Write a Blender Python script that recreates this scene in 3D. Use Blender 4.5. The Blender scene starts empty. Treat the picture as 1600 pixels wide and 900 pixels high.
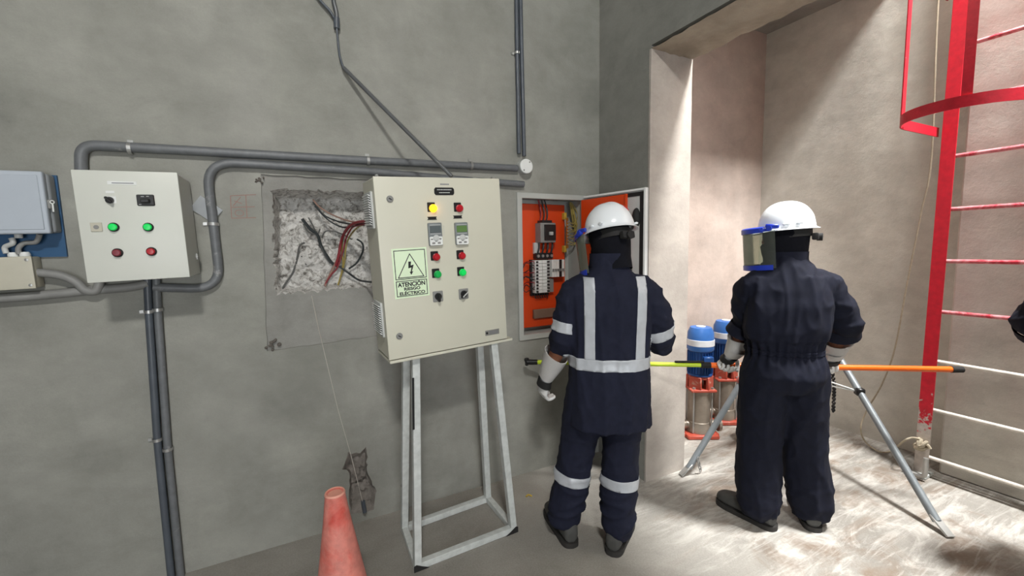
import bpy, bmesh, math, random
from mathutils import Vector, Matrix, noise

# ------------------------------------------------------------------ camera, world, lights, exposure
scn = bpy.context.scene
COL = scn.collection
rnd = random.Random(7)
F_PX, PITCH, ROLL, AZ, CAM_H = 665.0, math.radians(5.4), math.radians(1.0), math.radians(27.3), 1.55
CAM = Vector((0, 0, CAM_H))
FW = Vector((math.sin(AZ)*math.cos(PITCH), math.cos(AZ)*math.cos(PITCH), -math.sin(PITCH)))
_r0 = Vector((math.cos(AZ), -math.sin(AZ), 0)); _u0 = _r0.cross(FW)
RT = math.cos(ROLL)*_r0 - math.sin(ROLL)*_u0
UP = math.sin(ROLL)*_r0 + math.cos(ROLL)*_u0
cd = bpy.data.cameras.new('camera'); cam = bpy.data.objects.new('camera', cd); COL.objects.link(cam)
cd.sensor_width = 36.0; cd.lens = F_PX/1600*36.0; cd.clip_start = 0.02
cam.matrix_world = Matrix(((RT.x, UP.x, -FW.x, CAM.x), (RT.y, UP.y, -FW.y, CAM.y), (RT.z, UP.z, -FW.z, CAM.z), (0, 0, 0, 1)))
scn.camera = cam

w = bpy.data.worlds.new('world'); scn.world = w; w.use_nodes = True
w.node_tree.nodes['Background'].inputs[0].default_value = (0.75, 0.85, 1.0, 1)
w.node_tree.nodes['Background'].inputs[1].default_value = 0.6
vs = scn.view_settings
vs.view_transform = 'Standard'; vs.look = 'None'; vs.exposure = 0.0; vs.gamma = 1.0; vs.use_curve_mapping = False

def area_light(name, loc, target, size, power, color):
    ld = bpy.data.lights.new(name, 'AREA'); ld.shape = 'DISK'; ld.size = size; ld.energy = power; ld.color = color
    o = bpy.data.objects.new(name, ld); COL.objects.link(o); o.location = loc
    o.rotation_euler = (Vector(target) - Vector(loc)).to_track_quat('-Z', 'Y').to_euler()
    return o
# daylight falling through the open roof hatch over the ladder shaft
area_light('hatch_daylight', (3.22, -0.16, 5.86), (3.1, 0.85, 0), 0.72, 780, (1.0, 0.995, 0.975))
# ceiling lamp of the main room, behind the camera
area_light('ceiling_lamp_light', (-0.35, -1.35, 4.16), (0.1, 1.4, 0.9), 0.45, 168, (1.0, 0.985, 0.94))
# added fill light behind the camera; the wall there has no door
area_light('rear_fill_light', (-0.5, -2.95, 1.25), (-0.3, 2.4, 0.9), 1.9, 92, (0.95, 0.98, 1.0))

# ------------------------------------------------------------------ positions on real planes
def ray(x, y):
    return (FW*F_PX + RT*(x-800) - UP*(y-450)).normalized()
def onY(x, y, Y):
    d = ray(x, y); return CAM + d*(Y/d.y)
def onX(x, y, X):
    d = ray(x, y); return CAM + d*(X/d.x)
def onZ(x, y, z=0.0):
    d = ray(x, y); return CAM + d*((z-CAM_H)/d.z)
def wmat(o):
    m = o.matrix_basis.copy(); p = o.parent
    while p: m = p.matrix_basis @ m; p = p.parent
    return m
def onP(x, y, o, ly=0.0):
    """local point on plane local y = ly of object o seen at a pixel"""
    mi = wmat(o).inverted(); c = mi @ CAM; d = mi.to_3x3() @ ray(x, y)
    return c + d*((ly - c.y)/d.y)

# ------------------------------------------------------------------ materials
def C(r, g, b):
    f = lambda c: (c/255/12.92 if c/255 <= 0.04045 else ((c/255+0.055)/1.055)**2.4)
    return (f(r), f(g), f(b), 1.0)
def mul(c, k): return (min(1, c[0]*k), min(1, c[1]*k), min(1, c[2]*k), 1)
class N:
    def __init__(s, name):
        s.m = bpy.data.materials.new(name); s.m.use_nodes = True
        s.t = s.m.node_tree; s.b = s.t.nodes['Principled BSDF']; s.out = s.t.nodes['Material Output']
    def n(s, typ, **k):
        x = s.t.nodes.new(typ)
        for a, v in k.items(): setattr(x, a, v)
        return x
    def l(s, a, b): s.t.links.new(a, b)
    def coord(s, kind='Object'):
        if kind == 'Pos': return s.n('ShaderNodeNewGeometry').outputs['Position']
        return s.n('ShaderNodeTexCoord').outputs[kind]
    def noise(s, vec, scale, detail=4, rough=0.55, dist=0.0):
        x = s.n('ShaderNodeTexNoise'); x.inputs['Scale'].default_value = scale; x.inputs['Detail'].default_value = detail
        x.inputs['Roughness'].default_value = rough; x.inputs['Distortion'].default_value = dist
        s.l(vec, x.inputs['Vector']); return x.outputs['Fac']
    def mapping(s, vec, scale=(1, 1, 1), rot=(0, 0, 0)):
        x = s.n('ShaderNodeMapping'); x.inputs['Scale'].default_value = scale; x.inputs['Rotation'].default_value = rot
        s.l(vec, x.inputs['Vector']); return x.outputs['Vector']
    def ramp(s, fac, stops):
        x = s.n('ShaderNodeValToRGB'); e = x.color_ramp.elements
        while len(e) < len(stops): e.new(0.5)
        for el, (p, c) in zip(e, stops): el.position = p; el.color = c if len(c) == 4 else (*c, 1)
        s.l(fac, x.inputs[0]); return x.outputs[0]
    def step(s, fac, a, b):
        x = s.n('ShaderNodeMapRange'); x.inputs['From Min'].default_value = a; x.inputs['From Max'].default_value = b
        s.l(fac, x.inputs['Value']); return x.outputs['Result']
    def mix(s, fac, a, b, blend='MIX'):
        x = s.n('ShaderNodeMix', data_type='RGBA', blend_type=blend)
        for v, i in ((fac, 0), (a, 6), (b, 7)):
            if isinstance(v, (int, float)): x.inputs[i].default_value = v
            elif isinstance(v, tuple): x.inputs[i].default_value = v
            else: s.l(v, x.inputs[i])
        return x.outputs[2]
    def math(s, op, a, b):
        x = s.n('ShaderNodeMath', operation=op)
        for v, i in ((a, 0), (b, 1)):
            if isinstance(v, (int, float)): x.inputs[i].default_value = v
            else: s.l(v, x.inputs[i])
        return x.outputs[0]
    def set(s, col=None, rough=None, metal=None):
        for k, v in (('Base Color', col), ('Roughness', rough), ('Metallic', metal)):
            if v is None: continue
            if isinstance(v, (int, float, tuple)): s.b.inputs[k].default_value = v
            else: s.l(v, s.b.inputs[k])
    def bump(s, h, strength=0.2, dist=0.01):
        x = s.n('ShaderNodeBump'); x.inputs['Strength'].default_value = strength; x.inputs['Distance'].default_value = dist
        s.l(h, x.inputs['Height']); s.l(x.outputs[0], s.b.inputs['Normal'])

def mat(name, col, rough=0.6, metal=0.0, var=0.12, scale=9, bump=0.0, bscale=80, emit=0.0, spec=None):
    k = N(name); co = k.coord()
    f = k.step(k.noise(co, scale, 5, 0.6), 0.3, 0.7)
    k.set(k.mix(f, mul(col, 1-var), mul(col, 1+var)), rough, metal)
    if bump: k.bump(k.noise(co, bscale, 3), bump, 0.004)
    if emit:
        k.b.inputs['Emission Color'].default_value = col; k.b.inputs['Emission Strength'].default_value = emit
    if spec is not None: k.b.inputs['Specular IOR Level'].default_value = spec
    return k.m

def concrete(name, dark, mid, light, blot=0.9, bump=0.35, streak=None, patch=None):
    k = N(name); co = k.coord('Pos')
    n1 = k.noise(co, blot, 6, 0.6, 0.4)
    base = k.ramp(n1, [(0.37, dark), (0.50, mid), (0.63, light)])
    n2 = k.step(k.noise(co, 5.5, 6, 0.62, 0.6), 0.33, 0.67)
    base = k.mix(0.45, base, k.mix(n2, mul(mid, 0.72), mul(mid, 1.26)))
    n4 = k.step(k.noise(k.mapping(co, (1.0, 1.0, 1.8), (0.3, 0.5, 0.2)), 2.4, 8, 0.7, 0.2), 0.35, 0.65)
    base = k.mix(0.40, base, k.mix(n4, mul(mid, 0.66), mul(mid, 1.34)))
    n3 = k.step(k.noise(co, 160, 3, 0.7), 0.2, 0.8)
    base = k.mix(0.14, base, k.mix(n3, mul(mid, 0.6), mul(mid, 1.45)))
    if streak:
        sv = k.noise(k.mapping(co, (1.3, 1.3, 0.35)), 2.2, 5, 0.6, 0.4)
        base = k.mix(k.math('MULTIPLY', k.step(sv, 0.45, 0.8), 0.35), base, streak)
    if patch:   # irregular damp or dirty blotches
        pv = k.noise(co, 1.5, 4, 0.6, 0.3)
        base = k.mix(k.math('MULTIPLY', k.step(pv, 0.46, 0.74), 0.5), base, patch)
    k.set(base, k.step(n2, -1.2, 1.2))
    k.b.inputs['Roughness'].default_value = 0.85
    for lk in list(k.b.inputs['Roughness'].links): k.t.links.remove(lk)
    h = k.math('ADD', k.math('MULTIPLY', k.noise(co, 7, 8, 0.62), 1.6), k.math('MULTIPLY', k.noise(co, 130, 3, 0.6), 0.25))
    k.bump(h, bump, 0.012)
    return k.m

M = {}
M['wallA'] = concrete('plaster_gray', C(108, 108, 102), C(144, 144, 137), C(170, 169, 163), 0.8, 0.3, streak=C(172, 171, 166), patch=C(104, 104, 98))
M['wallB'] = concrete('plaster_gray_dark', C(112, 112, 106), C(132, 132, 126), C(148, 147, 142), 0.8, 0.25)
M['wallC'] = concrete('plaster_beige', C(184, 180, 169), C(204, 200, 190), C(218, 215, 207), 0.9, 0.35, streak=C(222, 219, 212))
M['wallD'] = concrete('plaster_pinkish', C(170, 152, 142), C(188, 172, 162), C(204, 192, 184), 0.8, 0.25, streak=C(208, 200, 192))
M['jamb'] = concrete('jamb_plaster', C(152, 144, 136), C(168, 160, 152), C(182, 176, 168), 1.0, 0.25, streak=C(186, 180, 172))
M['dull'] = concrete('dull_gray_wall', C(56, 56, 53), C(66, 66, 62), C(78, 78, 74), 0.8, 0.2)  # unseen room walls, toned dark to cut the bounced light
M['chip'] = concrete('broken_mortar', C(84, 79, 73), C(128, 122, 116), C(168, 162, 156), 22, 1.0)
M['ceil'] = concrete('ceiling_concrete', C(120, 118, 112), C(150, 147, 140), C(170, 166, 160), 1.2, 0.3)
M['beam'] = concrete('beam_concrete', C(120, 108, 92), C(170, 158, 140), C(200, 190, 172), 2.4, 0.9, patch=C(92, 82, 68))
M['patchmat'] = concrete('patch_mortar', C(112, 110, 106), C(146, 145, 140), C(172, 170, 166), 2.2, 0.35)

def floor_mat():
    k = N('cement_floor'); co = k.coord('Pos')
    sx = k.n('ShaderNodeSeparateXYZ'); k.l(co, sx.inputs[0])
    n1 = k.noise(co, 1.1, 6, 0.6, 0.5)
    base = k.ramp(n1, [(0.36, C(112, 108, 101)), (0.5, C(138, 134, 127)), (0.64, C(158, 154, 147))])
    n3 = k.step(k.noise(co, 120, 4, 0.7), 0.25, 0.75)
    base = k.mix(0.22, base, k.mix(n3, C(110, 106, 98), C(205, 202, 196)))
    # pale smeared cement and brown dirt where the traffic is, near the shaft
    reg = k.step(k.math('ADD', sx.outputs[0], k.math('MULTIPLY', k.noise(co, 1.6, 4), 1.6)), 2.1, 3.0)
    wv = k.noise(k.mapping(co, (1.0, 2.6, 1), (0, 0, 0.6)), 2.2, 9, 0.72, 1.1)
    base = k.mix(k.math('MULTIPLY', k.step(wv, 0.49, 0.62), k.math('MULTIPLY', reg, 0.75)), base, C(196, 192, 185))
    dv = k.noise(k.mapping(co, (1.2, 2.0, 1), (0, 0, -0.5)), 1.7, 8, 0.7, 0.8)
    base = k.mix(k.math('MULTIPLY', k.step(dv, 0.5, 0.66), k.math('MULTIPLY', reg, 0.75)), base, C(118, 98, 80))
    for rz_, sc_ in ((0.9, 1.3), (-0.35, 1.1)):   # fine dragged scratches
        sv_ = k.noise(k.mapping(co, (1.5, 13, 1), (0, 0, rz_)), sc_, 7, 0.68, 1.4)
        base = k.mix(k.math('MULTIPLY', k.step(sv_, 0.53, 0.60), k.math('MULTIPLY', reg, 0.28)), base, C(204, 201, 195))
    st = k.noise(co, 2.3, 6, 0.7, 0.8)
    base = k.mix(k.math('MULTIPLY', k.step(st, 0.58, 0.74), 0.45), base, C(96, 90, 82))
    k.set(base)
    k.l(k.step(k.noise(co, 3.0, 4), 0.2, 1.2), k.b.inputs['Roughness'])
    rr = k.n('ShaderNodeMapRange'); k.l(k.noise(co, 3.0, 4), rr.inputs['Value'])
    rr.inputs['From Min'].default_value = 0.3; rr.inputs['From Max'].default_value = 0.7
    rr.inputs['To Min'].default_value = 0.48; rr.inputs['To Max'].default_value = 0.85
    k.l(rr.outputs[0], k.b.inputs['Roughness'])
    k.bump(k.math('ADD', k.noise(co, 9, 6, 0.6, 0.5), k.math('MULTIPLY', k.noise(co, 90, 3), 0.2)), 0.28, 0.012)
    return k.m
M['floor'] = floor_mat()

def rubble_mat():
    k = N('broken_masonry'); co = k.coord('Pos')
    v = k.noise(co, 26, 8, 0.72, 1.3)
    base = k.ramp(v, [(0.34, C(96, 90, 84)), (0.44, C(186, 182, 176)), (0.54, C(236, 234, 230)), (0.7, C(200, 197, 192))])
    sx = k.n('ShaderNodeSeparateXYZ'); k.l(co, sx.inputs[0])
    k.set(base, 0.95); k.bump(k.noise(co, 34, 8, 0.7, 0.8), 1.0, 0.02)
    return k.m
M['rubble'] = rubble_mat()
M['dirtedge'] = concrete('cut_mortar_edge', C(78, 72, 66), C(104, 98, 92), C(130, 124, 118), 9, 0.9)

def worn(name, paint, bare, lo, hi, scale=9, rough=0.45, zfade=None, metal=0.0):
    k = N(name); co = k.coord('Pos')
    v = k.noise(co, scale, 7, 0.68, 0.5)
    if zfade:      # paint rubbed off by boots low down
        sx = k.n('ShaderNodeSeparateXYZ'); k.l(co, sx.inputs[0])
        v = k.math('ADD', v, k.step(sx.outputs[2], zfade[0], zfade[1]))
        v = k.math('SUBTRACT', v, zfade[2])
    n = k.step(k.noise(co, 30, 4), 0.3, 0.7)
    p = k.mix(n, mul(paint, 0.86), mul(paint, 1.12)); b = k.mix(n, mul(bare, 0.8), mul(bare, 1.12))
    k.set(k.mix(k.step(v, lo, hi), b, p), rough, metal); k.bump(k.noise(co, 60, 4), 0.15, 0.004)
    return k.m
RED = C(206, 30, 50)
M['red'] = worn('ladder_red_paint', RED, C(198, 188, 180), 0.36, 0.40, 16, 0.4, zfade=(-0.25, 1.1, 0.60))
M['redhoop'] = worn('cage_red_paint', C(200, 32, 52), C(214, 150, 150), 0.26, 0.3, 18, 0.4)
M['rung_hi'] = worn('rung_red_worn_glint', C(196, 44, 62), C(226, 150, 154), 0.40, 0.60, 14, 0.4)  # pale tone paints in highlights along with worn paint
M['rung_lo'] = worn('rung_bare_worn', C(200, 90, 96), C(226, 218, 208), 0.66, 0.74, 18, 0.45)
M['whiteworn'] = worn('stand_gray_paint', C(196, 200, 198), C(60, 54, 50), 0.27, 0.31, 11, 0.5)
M['cone'] = worn('cone_faded_orange', C(196, 62, 50), C(208, 128, 116), 0.44, 0.66, 6, 0.55)
M['conduit'] = worn('conduit_gray_pvc', C(106, 109, 112), C(158, 158, 156), 0.33, 0.40, 7, 0.45)
M['conduit2'] = mat('conduit_steel_gray', C(96, 98, 100), 0.4, 0.2, 0.15)
M['conduitdark'] = mat('conduit_dark_gray', C(78, 84, 92), 0.4, 0, 0.15)
M['cream'] = mat('enclosure_cream_paint', C(204, 202, 186), 0.42, 0, 0.03, 3, 0.05, 300)
M['creamside'] = M['cream']
M['lightpanel'] = mat('enclosure_offwhite_paint', C(206, 208, 200), 0.42, 0, 0.03, 3, 0.05, 300)
M['gray'] = mat('gray_plastic', C(132, 132, 130), 0.5)
M['lgray'] = mat('light_gray_plastic', C(190, 192, 190), 0.5, 0, 0.05)
M['white'] = mat('white_plastic', C(226, 228, 226), 0.4, 0, 0.04)
M['black'] = mat('black_plastic', C(22, 22, 24), 0.4, 0, 0.2)
M['rubber'] = mat('black_rubber', C(26, 25, 25), 0.75, 0, 0.2)
M['steel'] = mat('brushed_steel', C(170, 166, 160), 0.32, 0.9, 0.12, 25)
M['zinc'] = mat('zinc_metal', C(176, 176, 174), 0.4, 0.7, 0.15)
M['nameplate'] = mat('aluminium_plate', C(150, 148, 144), 0.4, 0.5, 0.06)
M['ledA'] = mat('amber_lamp_lit', C(255, 176, 20), 0.3, 0, 0.02, emit=4.5)
M['ledG'] = mat('green_lamp_lit', C(10, 210, 90), 0.3, 0, 0.02, emit=0.22)
M['btnG'] = mat('green_button', C(16, 160, 74), 0.3, 0, 0.05, emit=0.12)
M['btnR'] = mat('red_button', C(176, 22, 36), 0.3, 0, 0.08)
M['btnR2'] = mat('dull_red_button', C(124, 40, 52), 0.4, 0, 0.08)
M['lcdG'] = mat('green_display', C(96, 128, 74), 0.25, 0, 0.04)
M['lcdK'] = mat('dark_display', C(92, 100, 102), 0.25, 0, 0.04)
M['keypad'] = mat('keypad_gray', C(118, 124, 126), 0.45, 0, 0.05)
M['sign'] = mat('sign_pale_green', C(222, 240, 208), 0.5, 0, 0.02)
M['ink'] = mat('black_ink', C(20, 22, 22), 0.6, 0, 0.1)
M['inkgray'] = mat('gray_ink', C(120, 122, 128), 0.6, 0, 0.1)
M['orange'] = mat('orange_enamel', C(210, 66, 17), 0.36, 0, 0.04, 3)
M['framegray'] = mat('frame_gray_paint', C(176, 178, 174), 0.45, 0, 0.05, 4)
M['brown'] = mat('brown_strip', C(122, 96, 80), 0.6, 0, 0.1)
M['yellow'] = mat('yellow_insulator', C(190, 160, 60), 0.5)
M['brass'] = mat('brass', C(186, 150, 80), 0.35, 0.8)
M['wireK'] = mat('black_cable', C(40, 46, 48), 0.5, 0, 0.2)
M['wireR'] = mat('dark_red_cable', C(128, 30, 40), 0.5, 0, 0.2)
M['wireY'] = mat('yellow_green_cable', C(150, 134, 70), 0.5, 0, 0.2)
M['wireP'] = mat('dusty_pinkish_cable', C(150, 120, 108), 0.7, 0, 0.3)
M['wireG'] = mat('dusty_gray_cable', C(88, 88, 86), 0.7, 0, 0.3)
M['blueboard'] = mat('blue_painted_board', C(30, 78, 118), 0.5, 0, 0.1, 4)
M['devbox'] = mat('pale_blue_gray_cover', C(178, 186, 196), 0.45, 0, 0.04, 4)
M['devbody'] = mat('gray_box_body', C(142, 146, 150), 0.5, 0, 0.05)
M['jbox'] = mat('beige_box', C(188, 184, 168), 0.5, 0, 0.06)
M['paper'] = mat('white_paper', C(214, 218, 222), 0.8, 0, 0.03)
M['string'] = mat('gray_string', C(178, 172, 164), 0.8)
M['rope'] = mat('beige_rope', C(178, 167, 146), 0.85, 0, 0.15, 60)
M['chalk'] = mat('faint_red_chalk', C(152, 120, 112), 0.9, 0, 0.1)
M['navy'] = mat('navy_cotton', C(26, 29, 46), 0.85, 0, 0.18, 30, 0.25, 420, spec=0.25)
M['navy2'] = mat('dark_navy_cotton', C(16, 19, 34), 0.85, 0, 0.18, 30, 0.25, 420, spec=0.25)
M['hood'] = mat('black_knit', C(14, 15, 22), 0.95, 0, 0.2, 30, 0.3, 500, spec=0.2)
M['tape'] = mat('silver_reflective_tape', C(186, 190, 196), 0.45, 0.1, 0.07, 22, 0.2, 60)
M['skin'] = mat('skin', C(150, 100, 76), 0.55, 0, 0.08)
M['eye'] = mat('eye_white', C(220, 215, 205), 0.3)
M['pupil'] = mat('dark_iris', C(40, 26, 20), 0.3)
M['helmet'] = mat('white_helmet_shell', C(232, 236, 240), 0.22, 0, 0.015, 5)
M['blue'] = mat('blue_plastic', C(34, 58, 172), 0.4, 0, 0.06)
M['leather'] = mat('pale_gray_leather', C(196, 194, 192), 0.75, 0, 0.06, 14, 0.2, 120)
M['whitefab'] = mat('white_leather', C(224, 224, 222), 0.7, 0, 0.05, 14, 0.2, 120)
M['boot'] = mat('dusty_black_boot', C(66, 66, 64), 0.7, 0, 0.3, 9)
M['sole'] = mat('boot_sole', C(44, 42, 40), 0.85, 0, 0.3, 9)
M['lime'] = mat('lime_fibreglass', C(196, 220, 40), 0.35, 0, 0.04)
M['poleor'] = mat('orange_fibreglass', C(244, 108, 20), 0.35, 0, 0.04)
M['motor'] = mat('motor_blue_paint', C(30, 74, 136), 0.4, 0, 0.12)
M['motorcap'] = mat('motor_cap_blue', C(58, 112, 186), 0.4, 0, 0.1)
M['pumpred'] = worn('pump_red_paint', C(182, 78, 60), C(200, 160, 142), 0.34, 0.42, 12, 0.5)
M['pumpsteel'] = mat('dull_stainless', C(158, 148, 136), 0.42, 0.55, 0.15, 12)
M['tripod'] = mat('tripod_gray_paint', C(126, 132, 136), 0.45, 0.2, 0.12, 14)
M['knobred'] = mat('faded_red_paint', C(196, 110, 104), 0.5)
M['stripeW'] = mat('white_tape', C(226, 230, 236), 0.5, 0, 0.05)
def shield_mat():
    k = N('clear_visor'); k.t.nodes.remove(k.b)
    tr = k.n('ShaderNodeBsdfTransparent'); tr.inputs[0].default_value = (0.88, 0.90, 0.85, 1)
    gl = k.n('ShaderNodeBsdfPrincipled'); gl.inputs['Base Color'].default_value = (0.35, 0.38, 0.34, 1); gl.inputs['Roughness'].default_value = 0.1
    fr = k.n('ShaderNodeLayerWeight'); fr.inputs[0].default_value = 0.35
    ad = k.math('ADD', k.math('MULTIPLY', fr.outputs['Fresnel'], 0.6), 0.07)
    mx = k.n('ShaderNodeMixShader'); k.l(ad, mx.inputs[0]); k.l(tr.outputs[0], mx.inputs[1]); k.l(gl.outputs[0], mx.inputs[2])
    k.l(mx.outputs[0], k.out.inputs[0]); return k.m
M['visor'] = shield_mat()

# ------------------------------------------------------------------ mesh helpers
def V(*a): return Vector(a[0] if len(a) == 1 else a)
def catmull(pts, res=6, closed=False):
    pts = [V(p) for p in pts]
    if len(pts) < 3 or res < 2: return pts
    out = []; n = len(pts)
    for i in range(n-1):
        p0 = pts[max(i-1, 0)]; p1 = pts[i]; p2 = pts[i+1]; p3 = pts[min(i+2, n-1)]
        for j in range(res):
            t = j/res
            out.append(0.5*((2*p1) + (p2-p0)*t + (2*p0-5*p1+4*p2-p3)*t*t + (3*p1-p0-3*p2+p3)*t**3))
    out.append(pts[-1]); return out
def fillet(pts, r=0.06, res=6):
    """polyline with rounded corners, straight runs kept straight"""
    pts = [V(p) for p in pts]; out = [pts[0]]
    for i in range(1, len(pts)-1):
        a, b, c = pts[i-1], pts[i], pts[i+1]
        u = (a-b); v = (c-b); k = min(r, u.length*0.48, v.length*0.48)
        p = b + u.normalized()*k; q = b + v.normalized()*k
        for j in range(res+1):
            t = j/res; out.append(p*(1-t)**2 + b*2*t*(1-t) + q*t*t)
    out.append(pts[-1]); return out

class B:
    def __init__(s): s.bm = bmesh.new()
    def box(s, c, d, rot=None, bev=0.0, seg=1):
        m = Matrix.Translation(V(c)) @ (rot.to_4x4() if rot else Matrix()) @ Matrix.Diagonal((d[0], d[1], d[2], 1))
        r = bmesh.ops.create_cube(s.bm, size=1.0, matrix=m)
        if bev:
            es = list({e for v in r['verts'] for e in v.link_edges})
            bmesh.ops.bevel(s.bm, geom=es, offset=bev, segments=seg, affect='EDGES', profile=0.6)
        return s
    def box2(s, a, b, bev=0.0, seg=1):
        a, b = V(a), V(b)
        return s.box((a+b)/2, [abs(b[i]-a[i]) for i in range(3)], None, bev, seg)
    def beam(s, p, q, wd, dp, side=(0, -1, 0), bev=0.0, ext=0.0):
        p, q = V(p), V(q); z = (q-p).normalized(); p = p - z*ext; q = q + z*ext
        y = V(side); y = (y - z*y.dot(z)).normalized(); x = y.cross(z)
        R = Matrix((x, y, z)).transposed()
        return s.box((p+q)/2, (wd, dp, (q-p).length), R, bev)
    def cyl(s, p, q, r, r2=None, seg=18):
        return s.tube([p, q], [r, r if r2 is None else r2], seg)
    def tube(s, path, r, seg=10, cap=True, closed=False, flat=None):
        path = [V(p) for p in path]; n = len(path); bm = s.bm
        rs = r if isinstance(r, (list, tuple)) else [r]*n
        tang = []
        for i in range(n):
            a = path[i-1] if (i > 0 or closed) else path[i]; b = path[(i+1) % n] if (i < n-1 or closed) else path[i]
            t = (b-a); tang.append(t.normalized() if t.length > 1e-9 else V(0, 0, 1))
        ref = V(0, 0, 1) if abs(tang[0].z) < 0.9 else V(0, 1, 0)
        u = (ref - tang[0]*ref.dot(tang[0])).normalized(); rings = []
        for i in range(n):
            u = (u - tang[i]*u.dot(tang[i])).normalized(); v = tang[i].cross(u); ring = []
            for k in range(seg):
                a = 2*math.pi*k/seg
                fu, fv = (rs[i], rs[i]) if flat is None else (flat[0], flat[1])
                ring.append(bm.verts.new(path[i] + u*(fu*math.cos(a)) + v*(fv*math.sin(a))))
            rings.append(ring)
        m = n if closed else n-1
        for i in range(m):
            A, Bq = rings[i], rings[(i+1) % n]
            for k in range(seg):
                bm.faces.new((A[k], A[(k+1) % seg], Bq[(k+1) % seg], Bq[k]))
        if cap and not closed:
            bm.faces.new(rings[0][::-1]); bm.faces.new(rings[-1])
        return s
    def loft(s, rings, cap=True):
        bm = s.bm; R = [[bm.verts.new(p) for p in ring] for ring in rings]; n = len(R[0])
        for a, b in zip(R, R[1:]):
            for k in range(n): bm.faces.new((a[k], a[(k+1) % n], b[(k+1) % n], b[k]))
        if cap: bm.faces.new(R[0][::-1]); bm.faces.new(R[-1])
        return s
    def lathe(s, prof, base=(0, 0, 0), axis=(0, 0, 1), seg=24):
        z = V(axis).normalized(); ref = V(1, 0, 0) if abs(z.x) < 0.9 else V(0, 1, 0)
        x = (ref - z*ref.dot(z)).normalized(); y = z.cross(x); b = V(base)
        return s.loft([[b + z*h + (x*math.cos(2*math.pi*k/seg) + y*math.sin(2*math.pi*k/seg))*max(r, 1e-4) for k in range(seg)] for r, h in prof])
    def prism(s, poly, o, u, v, depth):
        u, v, o = V(u), V(v), V(o); n = u.cross(v).normalized()
        a = [s.bm.verts.new(o + u*p[0] + v*p[1]) for p in poly]; b = [s.bm.verts.new(o + u*p[0] + v*p[1] + n*depth) for p in poly]
        s.bm.faces.new(a[::-1]); s.bm.faces.new(b); k = len(poly)
        for i in range(k): s.bm.faces.new((a[i], a[(i+1) % k], b[(i+1) % k], b[i]))
        return s
    def ball(s, c, r, rot=None, u=20, v=12):
        r = (r, r, r) if isinstance(r, (int, float)) else r
        m = Matrix.Translation(V(c)) @ (rot.to_4x4() if rot else Matrix()) @ Matrix.Diagonal((*r, 1))
        bmesh.ops.create_uvsphere(s.bm, u_segments=u, v_segments=v, radius=1.0, matrix=m); return s
    def mesh(s, name, smooth=True, ang=38):
        bmesh.ops.recalc_face_normals(s.bm, faces=s.bm.faces)
        me = bpy.data.meshes.new(name); s.bm.to_mesh(me); s.bm.free()
        if smooth and len(me.polygons):
            me.polygons.foreach_set('use_smooth', [True]*len(me.polygons)); me.set_sharp_from_angle(angle=math.radians(ang))
        return me
    def obj(s, name, m, parent=None, world=False, base=None, smooth=True, ang=38):
        return place(name, s.mesh(name, smooth, ang), m, parent, world, base)
def place(name, me, m, parent=None, world=False, base=None):
    me.materials.clear(); me.materials.append(M[m] if isinstance(m, str) else m)
    o = bpy.data.objects.new(name, me); COL.objects.link(o)
    if parent:
        o.parent = parent
        if world: me.transform(wmat(parent).inverted())
    else:
        if base is None:
            xs = [v.co for v in me.vertices]
            base = V(sum(v.x for v in xs)/len(xs), sum(v.y for v in xs)/len(xs), min(v.z for v in xs))
        me.transform(Matrix.Translation(-V(base))); o.location = V(base)
    return o
def tag(o, label=None, cat=None, group=None, kind=None):
    for k, v in (('label', label), ('category', cat), ('group', group), ('kind', kind)):
        if v: o[k] = v
    return o
def thing(name, label, cat, loc=(0, 0, 0), rot=(0, 0, 0), group=None):
    o = bpy.data.objects.new(name, None); COL.objects.link(o); o.empty_display_size = 0.1
    o.location = V(loc); o.rotation_euler = rot
    return tag(o, label, cat, group)
def text_mesh(s, size, extrude=0.0006, width=1.0):
    c = bpy.data.curves.new('txt', 'FONT'); c.body = s; c.size = size; c.extrude = extrude; c.align_x = 'CENTER'; c.align_y = 'CENTER'; c.offset = size*0.035
    o = bpy.data.objects.new('txt', c); COL.objects.link(o)
    dg = bpy.context.evaluated_depsgraph_get(); dg.update()
    me = bpy.data.meshes.new_from_object(o.evaluated_get(dg)); bpy.data.objects.remove(o)
    me.transform(Matrix.Rotation(math.pi/2, 4, 'X') @ Matrix.Diagonal((width, 1, 1, 1))); return me
def text(name, s, size, pos, m, parent, width=1.0):
    me = text_mesh(s, size, width=width); me.transform(Matrix.Translation(V(pos))); return place(name, me, m, parent)
def fuse(b, voxel=0.01, smooth=3, lam=0.5):
    """merge overlapping closed shells into one continuous surface"""
    bmesh.ops.recalc_face_normals(b.bm, faces=b.bm.faces)
    me = bpy.data.meshes.new('tmp'); b.bm.to_mesh(me); b.bm.free()
    o = bpy.data.objects.new('tmp', me); COL.objects.link(o)
    md = o.modifiers.new('r', 'REMESH'); md.mode = 'VOXEL'; md.voxel_size = voxel
    if smooth:
        sm = o.modifiers.new('s', 'SMOOTH'); sm.factor = lam; sm.iterations = smooth
    dg = bpy.context.evaluated_depsgraph_get(); dg.update()
    r = bpy.data.meshes.new_from_object(o.evaluated_get(dg)); bpy.data.objects.remove(o); bpy.data.meshes.remove(me)
    r.polygons.foreach_set('use_smooth', [True]*len(r.polygons))
    return r

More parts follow.
